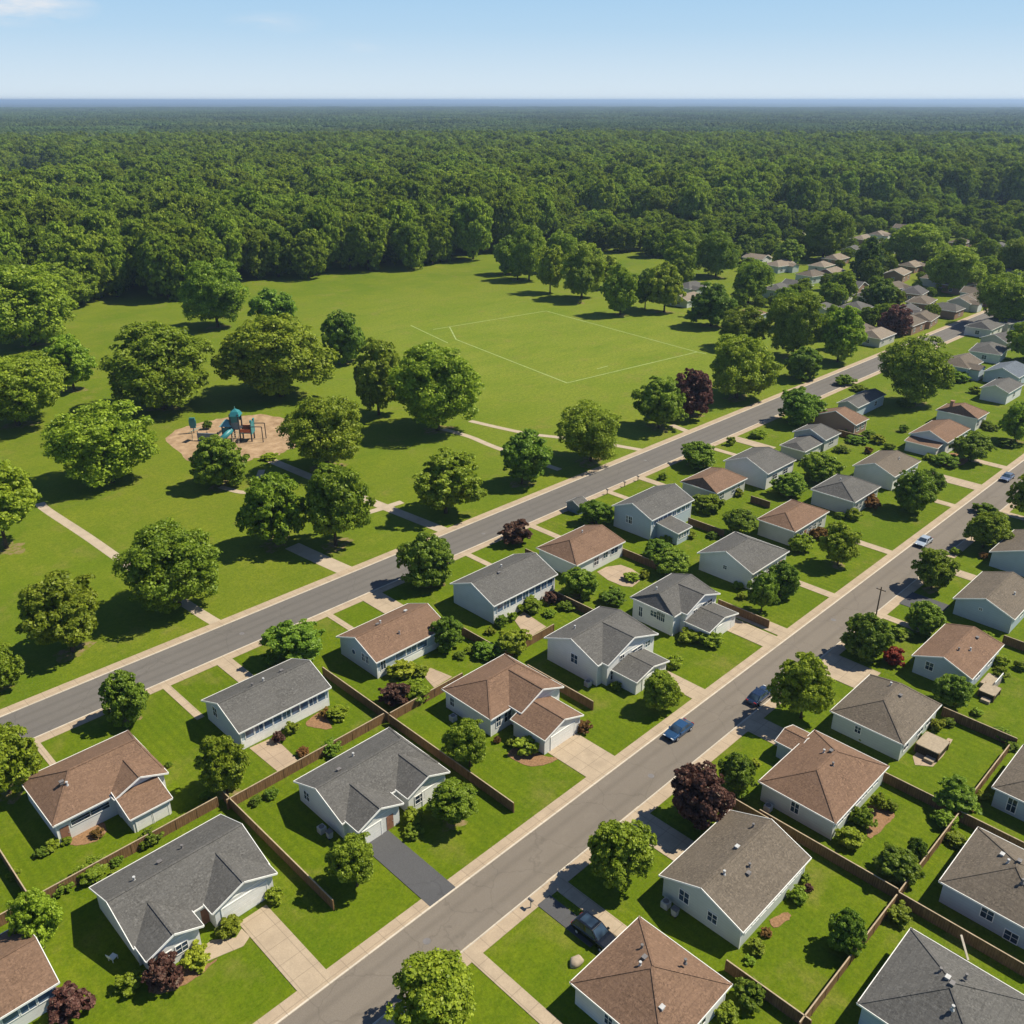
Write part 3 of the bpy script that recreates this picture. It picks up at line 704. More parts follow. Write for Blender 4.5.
FENCES = [((8.2, 87.1, 35.4, 87.1), 'long brown board fence behind the lowest grey house'), ((13.47, 99.7, 13.47, 87.2), 'board fence meeting the long fence at the lower left tree'),
 ((36.43, 87.4, 36.43, 63.8), 'board fence running down between the grey house and the asphalt drive house'), ((36.0, 85.8, 60.3, 85.8), 'brown fence behind the asphalt drive house'),
 ((60.67, 85.0, 60.67, 60.4), 'board fence ending on the front lawn left of the double concrete drive'),
 ((60.73, 101.5, 60.73, 85.3), 'board fence between the window band house and the walk house'), ((61.0, 85.3, 74.7, 85.3), 'low brown fence behind the brown garage wing house'),
 ((83.43, 96.5, 83.43, 85.9), 'board fence behind the yellow green tree'), ((83.27, 79.9, 83.27, 66.8), 'board fence ending left of the big gable house'),
 ((83.4, 84.97, 94.7, 84.97), 'short brown fence below the light patio'), ((102.87, 92.5, 102.87, 83.5), 'board fence between the two patio yards'),
 ((111.07, 107.4, 111.07, 94.9), 'grey brown fence close along the curved patio house'), ((124.37, 94.6, 124.37, 85.8), 'board fence below the sunroom house'),
 ((145.03, 93.4, 145.03, 84.9), 'board fence behind the long hedge bush'), ((120.83, 70.3, 120.83, 60.5), 'dark board fence beside the low garage drive'),
 ((164.07, 90.3, 164.07, 85.7), 'short dark fence panel behind the brown red shrub house'), ((60.07, 29.6, 60.07, 20.4), 'board fence from the gabled house corner down to the border'),
 ((59.1, 21.05, 80.2, 21.05), 'pale topped fence along the back of the gabled house lawn'), ((80.7, 21.07, 97.5, 21.07), 'pale topped fence behind the brown hip roof lawn'),
 ((98.4, 21.2, 115.4, 21.2), 'pale topped fence behind the terrace house lawn'), ((81.03, 38.4, 81.03, 21.3), 'board fence below the brown hip roofed house'),
 ((98.3, 31.3, 98.3, 21.3), 'board fence below the terrace house lawn'), ((80.65, 21.0, 80.65, 7.4), 'board fence between the two lower right hip roofs'),
 ((98.0, 21.0, 98.0, 12.7), 'board fence below the railed terrace house'), ((117.47, 30.7, 117.47, 20.9), 'board fence below the blue grey deck house'),
 ((143.55, 31.3, 143.55, 26.9), 'short fence beyond the deck house at the right border'), ((80.5, 43.0, 80.5, 36.9), 'short dark fence by the copper leaved tree'),
 ((218.07, 97.5, 218.07, 90.5), 'brown fence in the far backyard')]
FOREST_EDGE = [(-7.9, 571.9), (74.1, 477.9), (121.3, 436.7), (152.1, 405.9), (181.8, 382.2), (211.6, 391.7), (241.5, 387.2), (293.5, 375.0), (335.9, 367.9), (366.1, 371.6), (403.6, 388.2), (439.7, 401.0),
 (481.2, 407.1), (509.1, 386.5), (500.1, 353.7), (508.3, 345.5), (572.9, 352.7), (623.6, 350.9), (605.0, 320.6), (711.7, 336.2), (728.8, 299.8), (802.4, 286.2), (855.7, 265.5),
 (891.2, 230.0), (1086.7, 34.4)]
PITCH = {'lineA': [(221.0, 263.8), (276.0, 255.9)],
 'lineB': [(276.0, 255.9), (264.1, 172.8)],
 'lineC': [(264.1, 172.8), (203.8, 179.6)],
 'lineD': [(203.8, 179.6), (216.7, 245.8)],
 'lineE': [(219.3, 275.1), (211.1, 243.9)],
 'lineF': [(222.7, 183.4), (228.1, 183.2)],
 'lineG': [(264.1, 172.8), (264.1, 169.0)],
 'lineH': [(216.7, 245.8), (228.3, 262.5)]}
PT = {'ac1': (66.5, 79.1),
 'ac2': (42.3, 74.9),
 'ac3': (61.5, 38.9),
 'bin1': (61.3, 38.8),
 'canopy': (108.7, 28.4),
 'car_blue': (87.7, 55.7),
 'car_dark': (102.9, 49.9),
 'car_grey': (217.6, 58.1),
 'car_silver': (170.5, 57.0),
 'chair': (17.6, 75.2),
 'climb': (98.9, 210.5),
 'deck': (127.6, 27.6),
 'far_car': (331.6, 136.3),
 'far_car2': (361.7, 122.0),
 'mail': (51.8, 49.4),
 'mail2': (178.5, 58.1),
 'panel': (99.6, 218.4),
 'pin1': (145.2, 115.6),
 'pin2': (151.4, 115.9),
 'pin3': (156.3, 116.0),
 'plank': (78.4, 12.8),
 'planter': (53.4, 95.4),
 'play': (105.1, 205.4),
 'pole': (136.3, 50.1),
 'shed': (132.4, 115.5),
 'stone': (50.1, 40.8),
 'van': (53.5, 41.2)}

# ------------------------------------------------------------------ materials
def nd(t, kind, **kw):
    n = t.nodes.new(kind)
    for k, v in kw.items():
        if k in n.inputs: n.inputs[k].default_value = v
        else: setattr(n, k, v)
    return n
class Mat:
    def __init__(s, name, rough=.8, spec=.3):
        s.m = bpy.data.materials.new(name); s.m.use_nodes = True; s.t = s.m.node_tree
        s.b = s.t.nodes['Principled BSDF']; s.b.inputs['Roughness'].default_value = rough
        s.b.inputs['Specular IOR Level'].default_value = spec
        s.pos = s.t.nodes.new('ShaderNodeNewGeometry').outputs['Position']
    def link(s, a, b): s.t.links.new(a, b); return s
    def noise(s, scale, detail=3, rough=.55, vec=None, stretch=None):
        n = nd(s.t, 'ShaderNodeTexNoise'); n.inputs['Scale'].default_value = scale
        n.inputs['Detail'].default_value = detail; n.inputs['Roughness'].default_value = rough
        v = vec or s.pos
        if stretch:
            m = nd(s.t, 'ShaderNodeMapping'); m.inputs['Scale'].default_value = stretch; s.link(v, m.inputs['Vector']); v = m.outputs[0]
        s.link(v, n.inputs['Vector']); return n.outputs['Fac']
    def ramp(s, f, a, b, lo=.35, hi=.65):
        n = nd(s.t, 'ShaderNodeMapRange'); n.inputs['From Min'].default_value = lo; n.inputs['From Max'].default_value = hi
        s.link(f, n.inputs['Value'])
        return s.mix(n.outputs[0], a, b)
    def rng(s, f, lo, hi, a=0., b=1.):
        n = nd(s.t, 'ShaderNodeMapRange'); s.link(f, n.inputs['Value'])
        for k, v in zip(('From Min', 'From Max', 'To Min', 'To Max'), (lo, hi, a, b)): n.inputs[k].default_value = v
        return n.outputs[0]
    def mix(s, f, a, b, blend='MIX'):
        n = nd(s.t, 'ShaderNodeMix', data_type='RGBA', blend_type=blend)
        for k, v in (('Factor', f), ('A', a), ('B', b)):
            i = [q for q in n.inputs if q.name == k and (q.type == 'RGBA' if k != 'Factor' else q.type == 'VALUE')][0]
            if isinstance(v, (int, float)): i.default_value = v
            elif isinstance(v, tuple): i.default_value = (*v, 1)
            else: s.link(v, i)
        return [q for q in n.outputs if q.type == 'RGBA'][0]
    def math(s, op, a, b=0.):
        n = nd(s.t, 'ShaderNodeMath', operation=op)
        for i, v in enumerate((a, b)):
            if isinstance(v, (int, float)): n.inputs[i].default_value = v
            else: s.link(v, n.inputs[i])
        return n.outputs[0]
    def color(s, c):
        if isinstance(c, tuple): s.b.inputs['Base Color'].default_value = (*c, 1)
        else: s.link(c, s.b.inputs['Base Color'])
        return s
    def bump(s, h, strength=.4, dist=.05):
        n = nd(s.t, 'ShaderNodeBump'); n.inputs['Strength'].default_value = strength; n.inputs['Distance'].default_value = dist
        s.link(h, n.inputs['Height']); s.link(n.outputs[0], s.b.inputs['Normal']); return s
    def wave(s, scale, axis='Z', dist=0.):
        n = nd(s.t, 'ShaderNodeTexWave', bands_direction=axis, wave_profile='SAW')
        n.inputs['Scale'].default_value = scale; n.inputs['Distortion'].default_value = dist
        s.link(s.pos, n.inputs['Vector']); return n.outputs['Fac']
    def xyz(s):
        n = nd(s.t, 'ShaderNodeSeparateXYZ'); s.link(s.pos, n.inputs[0]); return n.outputs
def sc3(c, k): return tuple(v * k for v in c)
M = {}
def shingle(name, c):
    m = Mat(name, .92, .2)
    big = m.noise(.35, 3); fine = m.noise(4.2, 4, .8); patch = m.noise(1.6, 3, .7)
    a = m.ramp(fine, sc3(c, .38), sc3(c, 1.62), .34, .66)
    b = m.mix(m.rng(patch, .4, .7), a, sc3(c, .8)); b = m.mix(m.rng(big, .35, .7, 0, .45), b, sc3(c, 1.22))
    row = m.wave(1.15, 'Z', .4)
    b = m.mix(m.rng(row, .8, 1, 0, .30), b, sc3(c, .5))
    m.color(b).bump(fine, .5, .04); return m.m
RC = {'grey': (.108, .104, .099), 'brown': (.178, .110, .074), 'taupe': (.138, .114, .090), 'tan': (.225, .185, .145), 'dark': (.09, .085, .085), 'blue': (.12, .14, .17)}
for k, c in RC.items(): M['roof_' + k] = shingle('shingle_' + k, c)
def siding(name, c):
    m = Mat(name, .6, .3)
    lap = m.wave(.78, 'Z'); dirt = m.noise(.8, 4)
    a = m.mix(m.rng(lap, .86, 1, 0, .4), c, sc3(c, .45)); a = m.mix(m.rng(dirt, .4, .75, 0, .25), a, sc3(c, .7))
    m.color(a).bump(lap, .25, .02); return m.m
WC = {'pale': (.68, .68, .66), 'blue': (.42, .49, .54), 'sand': (.50, .49, .45), 'mint': (.53, .57, .54), 'brick': (.30, .19, .14)}
for k, c in WC.items(): M['wall_' + k] = siding('siding_' + k, c)
def plain(name, c, rough=.6, spec=.4, var=.18, scale=2.):
    m = Mat(name, rough, spec); n = m.noise(scale, 4)
    m.color(m.ramp(n, sc3(c, 1 - var), sc3(c, 1 + var), .3, .7)); return m.m
M['trim'] = plain('white_trim', (.80, .79, .76), .5, .4, .06)
M['garage'] = plain('garage_paint', (.76, .75, .72), .5, .4, .05)
M['door'] = plain('door_paint', (.25, .12, .08), .5)
M['pipe'] = plain('vent_metal', (.16, .15, .15), .5); M['pipe_pale'] = plain('vent_pale', (.45, .45, .45), .5)
M['chimney'] = plain('chimney_brick', (.30, .16, .11), .9)
M['metal'] = plain('grey_metal', (.38, .39, .40), .4, .5)
gm = Mat('window_glass', .08, .6); gm.color(gm.ramp(gm.noise(.6, 2), (.012, .02, .035), (.05, .085, .13), .35, .65)); M['glass'] = gm.m
gm = Mat('blue_window_glass', .1, .6); gm.color(gm.ramp(gm.noise(.9, 2), (.05, .09, .15), (.14, .20, .30), .35, .65)); M['glass_blue'] = gm.m
def wood(name, c):
    m = Mat(name, .9, .15)
    x = m.xyz(); u = m.math('ADD', x[0], x[1])
    w = m.math('FRACT', m.math('MULTIPLY', u, 3.6))
    cell = m.noise(2.2, 2, .5); fine = m.noise(1.2, 4, .6, stretch=(6, 6, .6))
    a = m.ramp(fine, sc3(c, .6), sc3(c, 1.4), .3, .7); a = m.mix(m.rng(cell, .35, .7, 0, .5), a, sc3(c, .7))
    a = m.mix(m.rng(w, .86, .95, 0, .8), a, sc3(c, .2))
    m.color(a); return m.m
M['fence'] = wood('fence_boards', (.20, .115, .058))
M['fence_cap'] = plain('fence_cap_wood', (.40, .31, .21), .8, .2, .2)
M['fence_dark'] = wood('dark_skirting', (.06, .05, .03)); M['deck'] = plain('deck_boards', (.33, .27, .20), .85, .2, .15, 3)
M['plank'] = plain('pale_plank', (.5, .44, .36), .8)
def asphalt(name, c, tire=True, axis=1, ctr=()):
    m = Mat(name, .88, .25)
    f = m.noise(9, 3, .8); b = m.noise(.12, 4, .6, stretch=(.3, 1, 1)); sp = m.noise(.5, 5, .7)
    a = m.ramp(f, sc3(c, .82), sc3(c, 1.18), .3, .7); a = m.mix(m.rng(b, .35, .7, 0, .5), a, sc3(c, .80)); a = m.mix(m.rng(sp, .52, .8, 0, .4), a, sc3(c, 1.3))
    y = m.xyz()[1]
    for q in ctr:
        d = m.math('ABSOLUTE', m.math('SUBTRACT', y, q)); a = m.mix(m.rng(d, .1, .55, .30, 0), a, sc3(c, .62))
    v = nd(m.t, 'ShaderNodeTexVoronoi', feature='DISTANCE_TO_EDGE'); v.inputs['Scale'].default_value = .13
    wv = nd(m.t, 'ShaderNodeMapping'); m.link(m.pos, wv.inputs['Vector']); m.link(wv.outputs[0], v.inputs['Vector'])
    nz = nd(m.t, 'ShaderNodeTexNoise'); nz.inputs['Scale'].default_value = .9; m.link(m.pos, nz.inputs['Vector'])
    mv = nd(m.t, 'ShaderNodeVectorMath', operation='ADD'); m.link(m.pos, mv.inputs[0]); m.link(nz.outputs['Color'], mv.inputs[1]); m.link(mv.outputs[0], wv.inputs['Vector'])
    a = m.mix(m.rng(v.outputs['Distance'], .0, .012, .35, 0), a, sc3(c, .5))
    m.color(a).bump(f, .2, .01); return m.m
M['road_near'] = asphalt('street_asphalt', (.182, .156, .130), ctr=(51.8, 54.8))
M['road_far'] = asphalt('park_road_asphalt', (.146, .134, .124), ctr=(119.2, 121.25, 123.3))
M['asphalt_driveway'] = asphalt('driveway_asphalt', (.085, .085, .09))
def concrete(name, c, joints=True):
    m = Mat(name, .9, .2)
    f = m.noise(6, 4, .7); b = m.noise(.5, 4)
    a = m.ramp(f, sc3(c, .88), sc3(c, 1.1), .3, .7); a = m.mix(m.rng(b, .4, .7, 0, .6), a, sc3(c, .72))
    if joints:
        x = m.xyz()
        for k in (0, 1):
            w = m.math('FRACT', m.math('MULTIPLY', x[k], .42)); a = m.mix(m.rng(w, .955, .97, 0, .55), a, sc3(c, .5))
    m.color(a); return m.m
M['concrete_driveway'] = concrete('driveway_concrete', (.41, .325, .235))
M['walkway'] = concrete('walkway_concrete', (.43, .34, .245)); M['patio'] = concrete('patio_concrete', (.40, .305, .22)); M['walkway_bend'] = M['walkway']
M['sidewalk'] = concrete('sidewalk_concrete', (.41, .32, .23)); M['kerb'] = concrete('kerb_concrete', (.58, .51, .42))
M['park_path'] = concrete('path_concrete', (.44, .36, .27), False)
m = Mat('mulch', .95, .1); n_ = m.noise(4, 4, .8); m.color(m.ramp(n_, (.15, .085, .045), (.34, .20, .11), .3, .7)); M['mulch_bed'] = m.m
m = Mat('playground_sand', .95, .1); n_ = m.noise(.35, 5, .7); m.color(m.ramp(n_, (.25, .165, .095), (.43, .30, .19), .35, .65)); M['sand'] = m.m
m = Mat('earth', .95, .1); n_ = m.noise(2.2, 5, .8); m.color(m.mix(m.rng(m.noise(.9, 4, .7), .42, .58), m.ramp(n_, (.17, .125, .06), (.27, .205, .11), .3, .7), m.ramp(n_, (.10, .13, .006), (.16, .18, .012), .3, .7))); M['earth'] = m.m
m = Mat('meadow_grass', .95, .1); m.color(m.ramp(m.noise(.05, 4), (.13, .19, .03), (.24, .25, .06), .35, .65)); M['meadow'] = m.m
M['line_paint'] = plain('field_line_paint', (.30, .37, .15), .9, .1, .25, .6)
def grass():
    m = Mat('grass', .95, .12)
    x = m.xyz()
    huge = m.noise(.008, 3); big = m.noise(.05, 4, .6); mid = m.noise(.35, 4, .65); fine = m.noise(3.2, 4, .85)
    lawn = m.ramp(mid, (.104, .158, .004), (.150, .197, .006), .35, .65)
    lawn = m.mix(m.rng(big, .4, .68, 0, .7), lawn, (.100, .160, .004))
    # mown stripes across the lots and on the park grass
    st = m.math('SINE', m.math('MULTIPLY', x[0], 5.2)); sfac = m.math('MULTIPLY', m.rng(st, -.5, .5, 0, .42), m.rng(m.noise(.03, 2), .42, .55))
    lawn = m.mix(sfac, lawn, (.080, .125, .004))
    park = m.ramp(big, (.110, .170, .008), (.172, .215, .013), .35, .65)
    park = m.mix(m.rng(m.noise(.018, 4), .45, .7, 0, .7), park, (.200, .220, .022))
    park = m.mix(m.rng(mid, .5, .8, 0, .4), park, (.086, .134, .007))
    a = m.mix(m.rng(x[1], 121, 123), lawn, park)
    # the worn, yellower turf round the pitch
    d = nd(m.t, 'ShaderNodeVectorMath', operation='DISTANCE'); m.link(m.pos, d.inputs[0]); d.inputs[1].default_value = (238, 215, 0)
    fld = m.rng(m.math('ADD', d.outputs['Value'], m.math('MULTIPLY', big, 60)), 80, 170, .8, 0)
    field = m.ramp(m.noise(.03, 5, .7, stretch=(1, 2.2, 1)), (.162, .228, .016), (.238, .272, .034), .35, .65)
    a = m.mix(fld, a, field)
    strk = m.noise(.16, 5, .72, stretch=(1, .45, 1)); a = m.mix(m.rng(strk, .54, .74, 0, .42), a, (.25, .245, .035)); a = m.mix(m.rng(m.noise(.21, 4, .7, stretch=(.5, 1, 1)), .53, .72, 0, .38), a, (.082, .150, .004))
    # bare earth and dry patches
    dry = m.rng(m.math('ADD', m.noise(.11, 5, .7), m.math('MULTIPLY', mid, .15)), .62, .78, 0, .45)
    a = m.mix(dry, a, (.26, .21, .065))
    a = m.mix(m.rng(m.noise(1.1, 4, .75), .42, .62, 0, .45), a, (.075, .118, .004))
    a = m.mix(m.rng(fine, .42, .62, 0, .6), a, m.mix(.62, a, (.015, .035, .0)), 'MIX')
    a = m.mix(m.rng(m.noise(2.3, 3, .8), .52, .68, 0, .35), a, (.19, .215, .018))
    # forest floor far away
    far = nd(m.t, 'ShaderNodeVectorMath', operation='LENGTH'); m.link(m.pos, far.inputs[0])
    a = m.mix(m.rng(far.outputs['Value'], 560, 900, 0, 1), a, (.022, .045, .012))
    m.color(a).bump(fine, .7, .12); return m.m
M['grass'] = grass()
def leafmat(name, dark, light, trans=.42, gloss=.018, vlo=.78, vhi=1.2, hlo=.485, hhi=.512):
    m = bpy.data.materials.new(name); m.use_nodes = True; t = m.node_tree; t.nodes.remove(t.nodes['Principled BSDF'])
    out = t.nodes['Material Output']
    tcn = nd(t, 'ShaderNodeNewGeometry'); oi = nd(t, 'ShaderNodeObjectInfo')
    at = nd(t, 'ShaderNodeAttribute', attribute_name='tint')
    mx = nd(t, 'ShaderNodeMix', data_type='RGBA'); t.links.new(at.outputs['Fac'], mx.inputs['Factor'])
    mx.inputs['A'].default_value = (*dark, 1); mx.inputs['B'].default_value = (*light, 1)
    hsv = nd(t, 'ShaderNodeHueSaturation')
    def mr(lo, hi, src):
        n = nd(t, 'ShaderNodeMapRange'); n.inputs['To Min'].default_value = lo; n.inputs['To Max'].default_value = hi; t.links.new(src, n.inputs['Value']); return n.outputs[0]
    t.links.new(mr(hlo, hhi, oi.outputs['Random']), hsv.inputs['Hue'])
    wn2 = nd(t, 'ShaderNodeTexWhiteNoise', noise_dimensions='1D'); t.links.new(oi.outputs['Random'], wn2.inputs['W'])
    t.links.new(mr(vlo, vhi, wn2.outputs['Value']), hsv.inputs['Value'])
    t.links.new(mx.outputs['Result'], hsv.inputs['Color'])
    df = nd(t, 'ShaderNodeBsdfDiffuse'); tr = nd(t, 'ShaderNodeBsdfTranslucent'); mix = nd(t, 'ShaderNodeMixShader'); mix.inputs[0].default_value = trans
    t.links.new(hsv.outputs[0], df.inputs[0]); t.links.new(hsv.outputs[0], tr.inputs[0])
    t.links.new(df.outputs[0], mix.inputs[1]); t.links.new(tr.outputs[0], mix.inputs[2])
    gl = nd(t, 'ShaderNodeBsdfGlossy'); gl.inputs['Roughness'].default_value = .5; gl.inputs['Color'].default_value = (.8, .85, .7, 1); m2 = nd(t, 'ShaderNodeMixShader'); m2.inputs[0].default_value = gloss
    t.links.new(mix.outputs[0], m2.inputs[1]); t.links.new(gl.outputs[0], m2.inputs[2]); t.links.new(m2.outputs[0], out.inputs['Surface'])
    return m
LEAF = {'oak': leafmat('leaf_green', (.125, .205, .007), (.385, .490, .042)),
        'maple': leafmat('leaf_deep_green', (.095, .178, .010), (.290, .405, .042)),
        'lime': leafmat('leaf_yellow_green', (.160, .220, .010), (.44, .50, .045)),
        'cone': leafmat('leaf_dark_green', (.055, .10, .008), (.190, .260, .025)),
        'plum': leafmat('leaf_purple', (.055, .022, .018), (.26, .13, .095)),
        'red': leafmat('leaf_crimson', (.19, .016, .016), (.50, .06, .05)),
        'rust': leafmat('leaf_tawny', (.14, .085, .018), (.40, .22, .07)),
        'gold': leafmat('leaf_golden', (.28, .16, .016), (.62, .38, .05)),
        'forest': leafmat('leaf_forest', (.105, .172, .014), (.330, .425, .052), gloss=.0, vlo=.72, vhi=1.25, hlo=.490, hhi=.507),
        'far': leafmat('leaf_far_forest', (.055, .095, .022), (.130, .185, .042), gloss=0)}
LEAF['bush'] = LEAF['maple']
M['bark'] = plain('bark', (.09, .065, .045), .95, .1, .4)
def car_paint(name, c, metal=.35):
    m = Mat(name, .25, .5); m.color(c); m.b.inputs['Coat Weight'].default_value = .8; m.b.inputs['Coat Roughness'].default_value = .08
    m.b.inputs['Metallic'].default_value = metal; return m.m
M['rubber'] = plain('tyre_rubber', (.02, .02, .02), .9); M['rim'] = plain('wheel_rim', (.45, .45, .47), .3, .5)
M['lamp'] = plain('headlamp_lens', (.75, .78, .8), .15, .6, .05); M['tail'] = plain('tail_lens', (.35, .02, .02), .2, .5)
M['turq'] = plain('turquoise_plastic', (.03, .20, .23), .45, .5, .1); M['turq_pale'] = plain('pale_turquoise_plastic', (.15, .36, .37), .5, .5, .1)
M['play_post'] = plain('play_post_paint', (.06, .06, .07), .5); M['play_orange'] = plain('orange_plastic', (.55, .13, .06), .4, .5, .1); M['play_cream'] = plain('cream_plastic', (.62, .55, .42), .4)
M['slate'] = plain('slate_panel', (.13, .19, .24), .6); M['stone'] = plain('pale_stone', (.36, .29, .22), .9)

# ------------------------------------------------------------------ mesh helpers
class MB:
    def __init__(s): s.v = []; s.f = []; s.m = []
    def face(s, pts, mi=0):
        b = len(s.v); s.v.extend([tuple(p) for p in pts]); s.f.append(tuple(range(b, b + len(pts)))); s.m.append(mi); return s
    def box(s, x0, x1, y0, y1, z0, z1, mi=0):
        b = len(s.v); s.v += [(x0, y0, z0), (x1, y0, z0), (x1, y1, z0), (x0, y1, z0), (x0, y0, z1), (x1, y0, z1), (x1, y1, z1), (x0, y1, z1)]
        for q in ((0, 3, 2, 1), (4, 5, 6, 7), (0, 1, 5, 4), (1, 2, 6, 5), (2, 3, 7, 6), (3, 0, 4, 7)):
            s.f.append(tuple(b + i for i in q)); s.m.append(mi)
        return s
    def slab(s, poly, t, mi=0):
        n = len(poly); b = len(s.v)
        s.v += [tuple(p) for p in poly] + [(p[0], p[1], p[2] - t) for p in poly]
        s.f.append(tuple(b + i for i in range(n))); s.f.append(tuple(b + n + n - 1 - i for i in range(n))); s.m += [mi, mi]
        for i in range(n):
            j = (i + 1) % n; s.f.append((b + i, b + n + i, b + n + j, b + j)); s.m.append(mi)
        return s
    def bar(s, p, q, w, h, mi=0):
        p, q = Vector(p), Vector(q); d = (q - p).normalized()
        side = d.cross(Vector((0, 0, 1)))
        if side.length < 1e-4: side = Vector((1, 0, 0))
        side.normalize(); up = side.cross(d).normalized()
        b = len(s.v)
        for c in (p, q):
            for a, e in ((-1, -1), (1, -1), (1, 1), (-1, 1)): s.v.append(tuple(c + side * (a * w / 2) + up * (e * h / 2)))
        for f in ((0, 1, 2, 3), (7, 6, 5, 4), (0, 4, 5, 1), (1, 5, 6, 2), (2, 6, 7, 3), (3, 7, 4, 0)):
            s.f.append(tuple(b + i for i in f)); s.m.append(mi)
        return s
    def tube(s, p, q, r0, r1=None, n=8, mi=0, cap=True):
        r1 = r0 if r1 is None else r1
        p, q = Vector(p), Vector(q); d = (q - p).normalized()
        a = d.orthogonal().normalized(); c = d.cross(a); b = len(s.v)
        for o, r in ((p, r0), (q, r1)):
            for i in range(n):
                t = 2 * math.pi * i / n; s.v.append(tuple(o + a * (r * math.cos(t)) + c * (r * math.sin(t))))
        for i in range(n):
            j = (i + 1) % n; s.f.append((b + i, b + j, b + n + j, b + n + i)); s.m.append(mi)
        if cap:
            s.f.append(tuple(b + n - 1 - i for i in range(n))); s.f.append(tuple(b + n + i for i in range(n))); s.m += [mi, mi]
        return s
    def loft(s, rings, mi=0, close=True):
        n = len(rings[0]); b = len(s.v)
        for r in rings: s.v += [tuple(p) for p in r]
        for k in range(len(rings) - 1):
            for i in range(n):
                j = (i + 1) % n; s.f.append((b + k * n + i, b + k * n + j, b + k * n + n + j, b + k * n + n + i)); s.m.append(mi)
        if close:
            s.f.append(tuple(b + n - 1 - i for i in range(n))); s.f.append(tuple(b + (len(rings) - 1) * n + i for i in range(n))); s.m += [mi, mi]
        return s
    def mesh(s, name, mats, off=(0, 0, 0), smooth=False):
        me = bpy.data.meshes.new(name)
        me.from_pydata([(x - off[0], y - off[1], z - off[2]) for x, y, z in s.v], [], s.f)
        for m in mats: me.materials.append(m)
        me.polygons.foreach_set('material_index', s.m)
        if smooth: me.polygons.foreach_set('use_smooth', [True] * len(s.f))
        me.validate(); me.update(); return me
    def build(s, name, mats, parent=None, off=(0, 0, 0), smooth=False):
        return put(name, s.mesh(name, mats if isinstance(mats, (list, tuple)) else [mats], off, smooth), parent)
def put(name, me, parent=None, loc=(0, 0, 0)):
    o = bpy.data.objects.new(name, me); COL.objects.link(o); o.location = loc
    if parent is not None: o.parent = parent
    return o
def tag(o, label=None, cat=None, group=None, kind=None):
    for k, v in (('label', label), ('category', cat), ('group', group), ('kind', kind)):
        if v: o[k] = v
    return o
def thing(name, label, cat, loc, rz=0, group=None):
    o = bpy.data.objects.new(name, None); COL.objects.link(o); o.location = loc; o.rotation_euler = (0, 0, rz); o.empty_display_size = .5
    return tag(o, label, cat, group)
def structure(o): o['kind'] = 'structure'; return o

# ------------------------------------------------------------------ ground, streets, paths
g = MB()
ring = [0, 40, 120, 300, 700, 2000, 8000, 30000, 60000]
g.face([(-60000, -60000, 0), (60000, -60000, 0), (60000, 60000, 0), (-60000, 60000, 0)])
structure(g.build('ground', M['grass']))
structure(MB().box(-60, 470, 50.1, 56.5, -.3, .012).build('street', M['road_near']))
structure(MB().box(-60, 470, 117.2, 125.3, -.3, .012).build('road', M['road_far']))
for y0, y1, ky0, ky1 in ((56.7, 58.2, 56.5, 56.7), (48.4, 49.9, 49.9, 50.1), (115.5, 117.0, 117.0, 117.2), (125.5, 127.3, 125.3, 125.5)):
    structure(MB().box(-60, 470, y0, y1, -.3, .05).build('sidewalk', M['sidewalk']))
    structure(MB().box(-60, 470, ky0, ky1, -.3, .11).build('kerb', M['kerb']))
for x, y, r in ((41, 53.6, .42), (78, 52.4, .42), (131, 54.1, .42), (58, 121.0, .42), (112, 120.2, .42), (168, 122.0, .42)):
    mh = MB().tube((x, y, -.1), (x, y, .018), r, n=24).build('manhole_cover', M['pipe']); tag(mh, 'round iron manhole cover in the %s at %s' % ('near street' if y < 60 else 'park road', {41: 'its lower end', 78: 'the copper leaved tree', 131: 'the utility pole', 58: 'the lowest park path stub', 112: 'the playground path', 168: 'the wide shaded tree'}[x]), 'manhole cover')
LV = {'concrete_driveway': .060, 'asphalt_driveway': .064, 'walkway': .056}
for kind, x0, x1, y0, y1 in DRIVES:
    b = MB(); lo = LV[kind]
    b.box(x0, x1, y0, y1, -.2, lo)
    structure(b.build('driveway' if 'drive' in kind else 'walkway', M[kind]))
def ribbon(pts, w, z, wob=.0):
    P = [Vector((*p, 0)) for p in pts]; out = []
    for i in range(len(P) - 1):
        p0, p1, p2, p3 = P[max(i - 1, 0)], P[i], P[i + 1], P[min(i + 2, len(P) - 1)]
        for k in range(10):
            t = k / 10
            out.append(.5 * ((2 * p1) + (p2 - p0) * t + (2 * p0 - 5 * p1 + 4 * p2 - p3) * t * t + (3 * p1 - p0 - 3 * p2 + p3) * t ** 3))
    out.append(P[-1]); b = MB(); L = []
    for i, p in enumerate(out):
        d = (out[min(i + 1, len(out) - 1)] - out[max(i - 1, 0)]).normalized(); n = Vector((-d.y, d.x, 0))
        ww = w * (1 + wob * (rnd.random() - .5)); L.append((p + n * ww / 2, p - n * ww / 2))
    for a, c in zip(L, L[1:]): b.face([(a[0].x, a[0].y, z), (a[1].x, a[1].y, z), (c[1].x, c[1].y, z), (c[0].x, c[0].y, z)])
    return b
for i, (pts, w) in enumerate(PATHS): structure(ribbon(pts, w, .02 + .004 * i).build('path', M['park_path']))
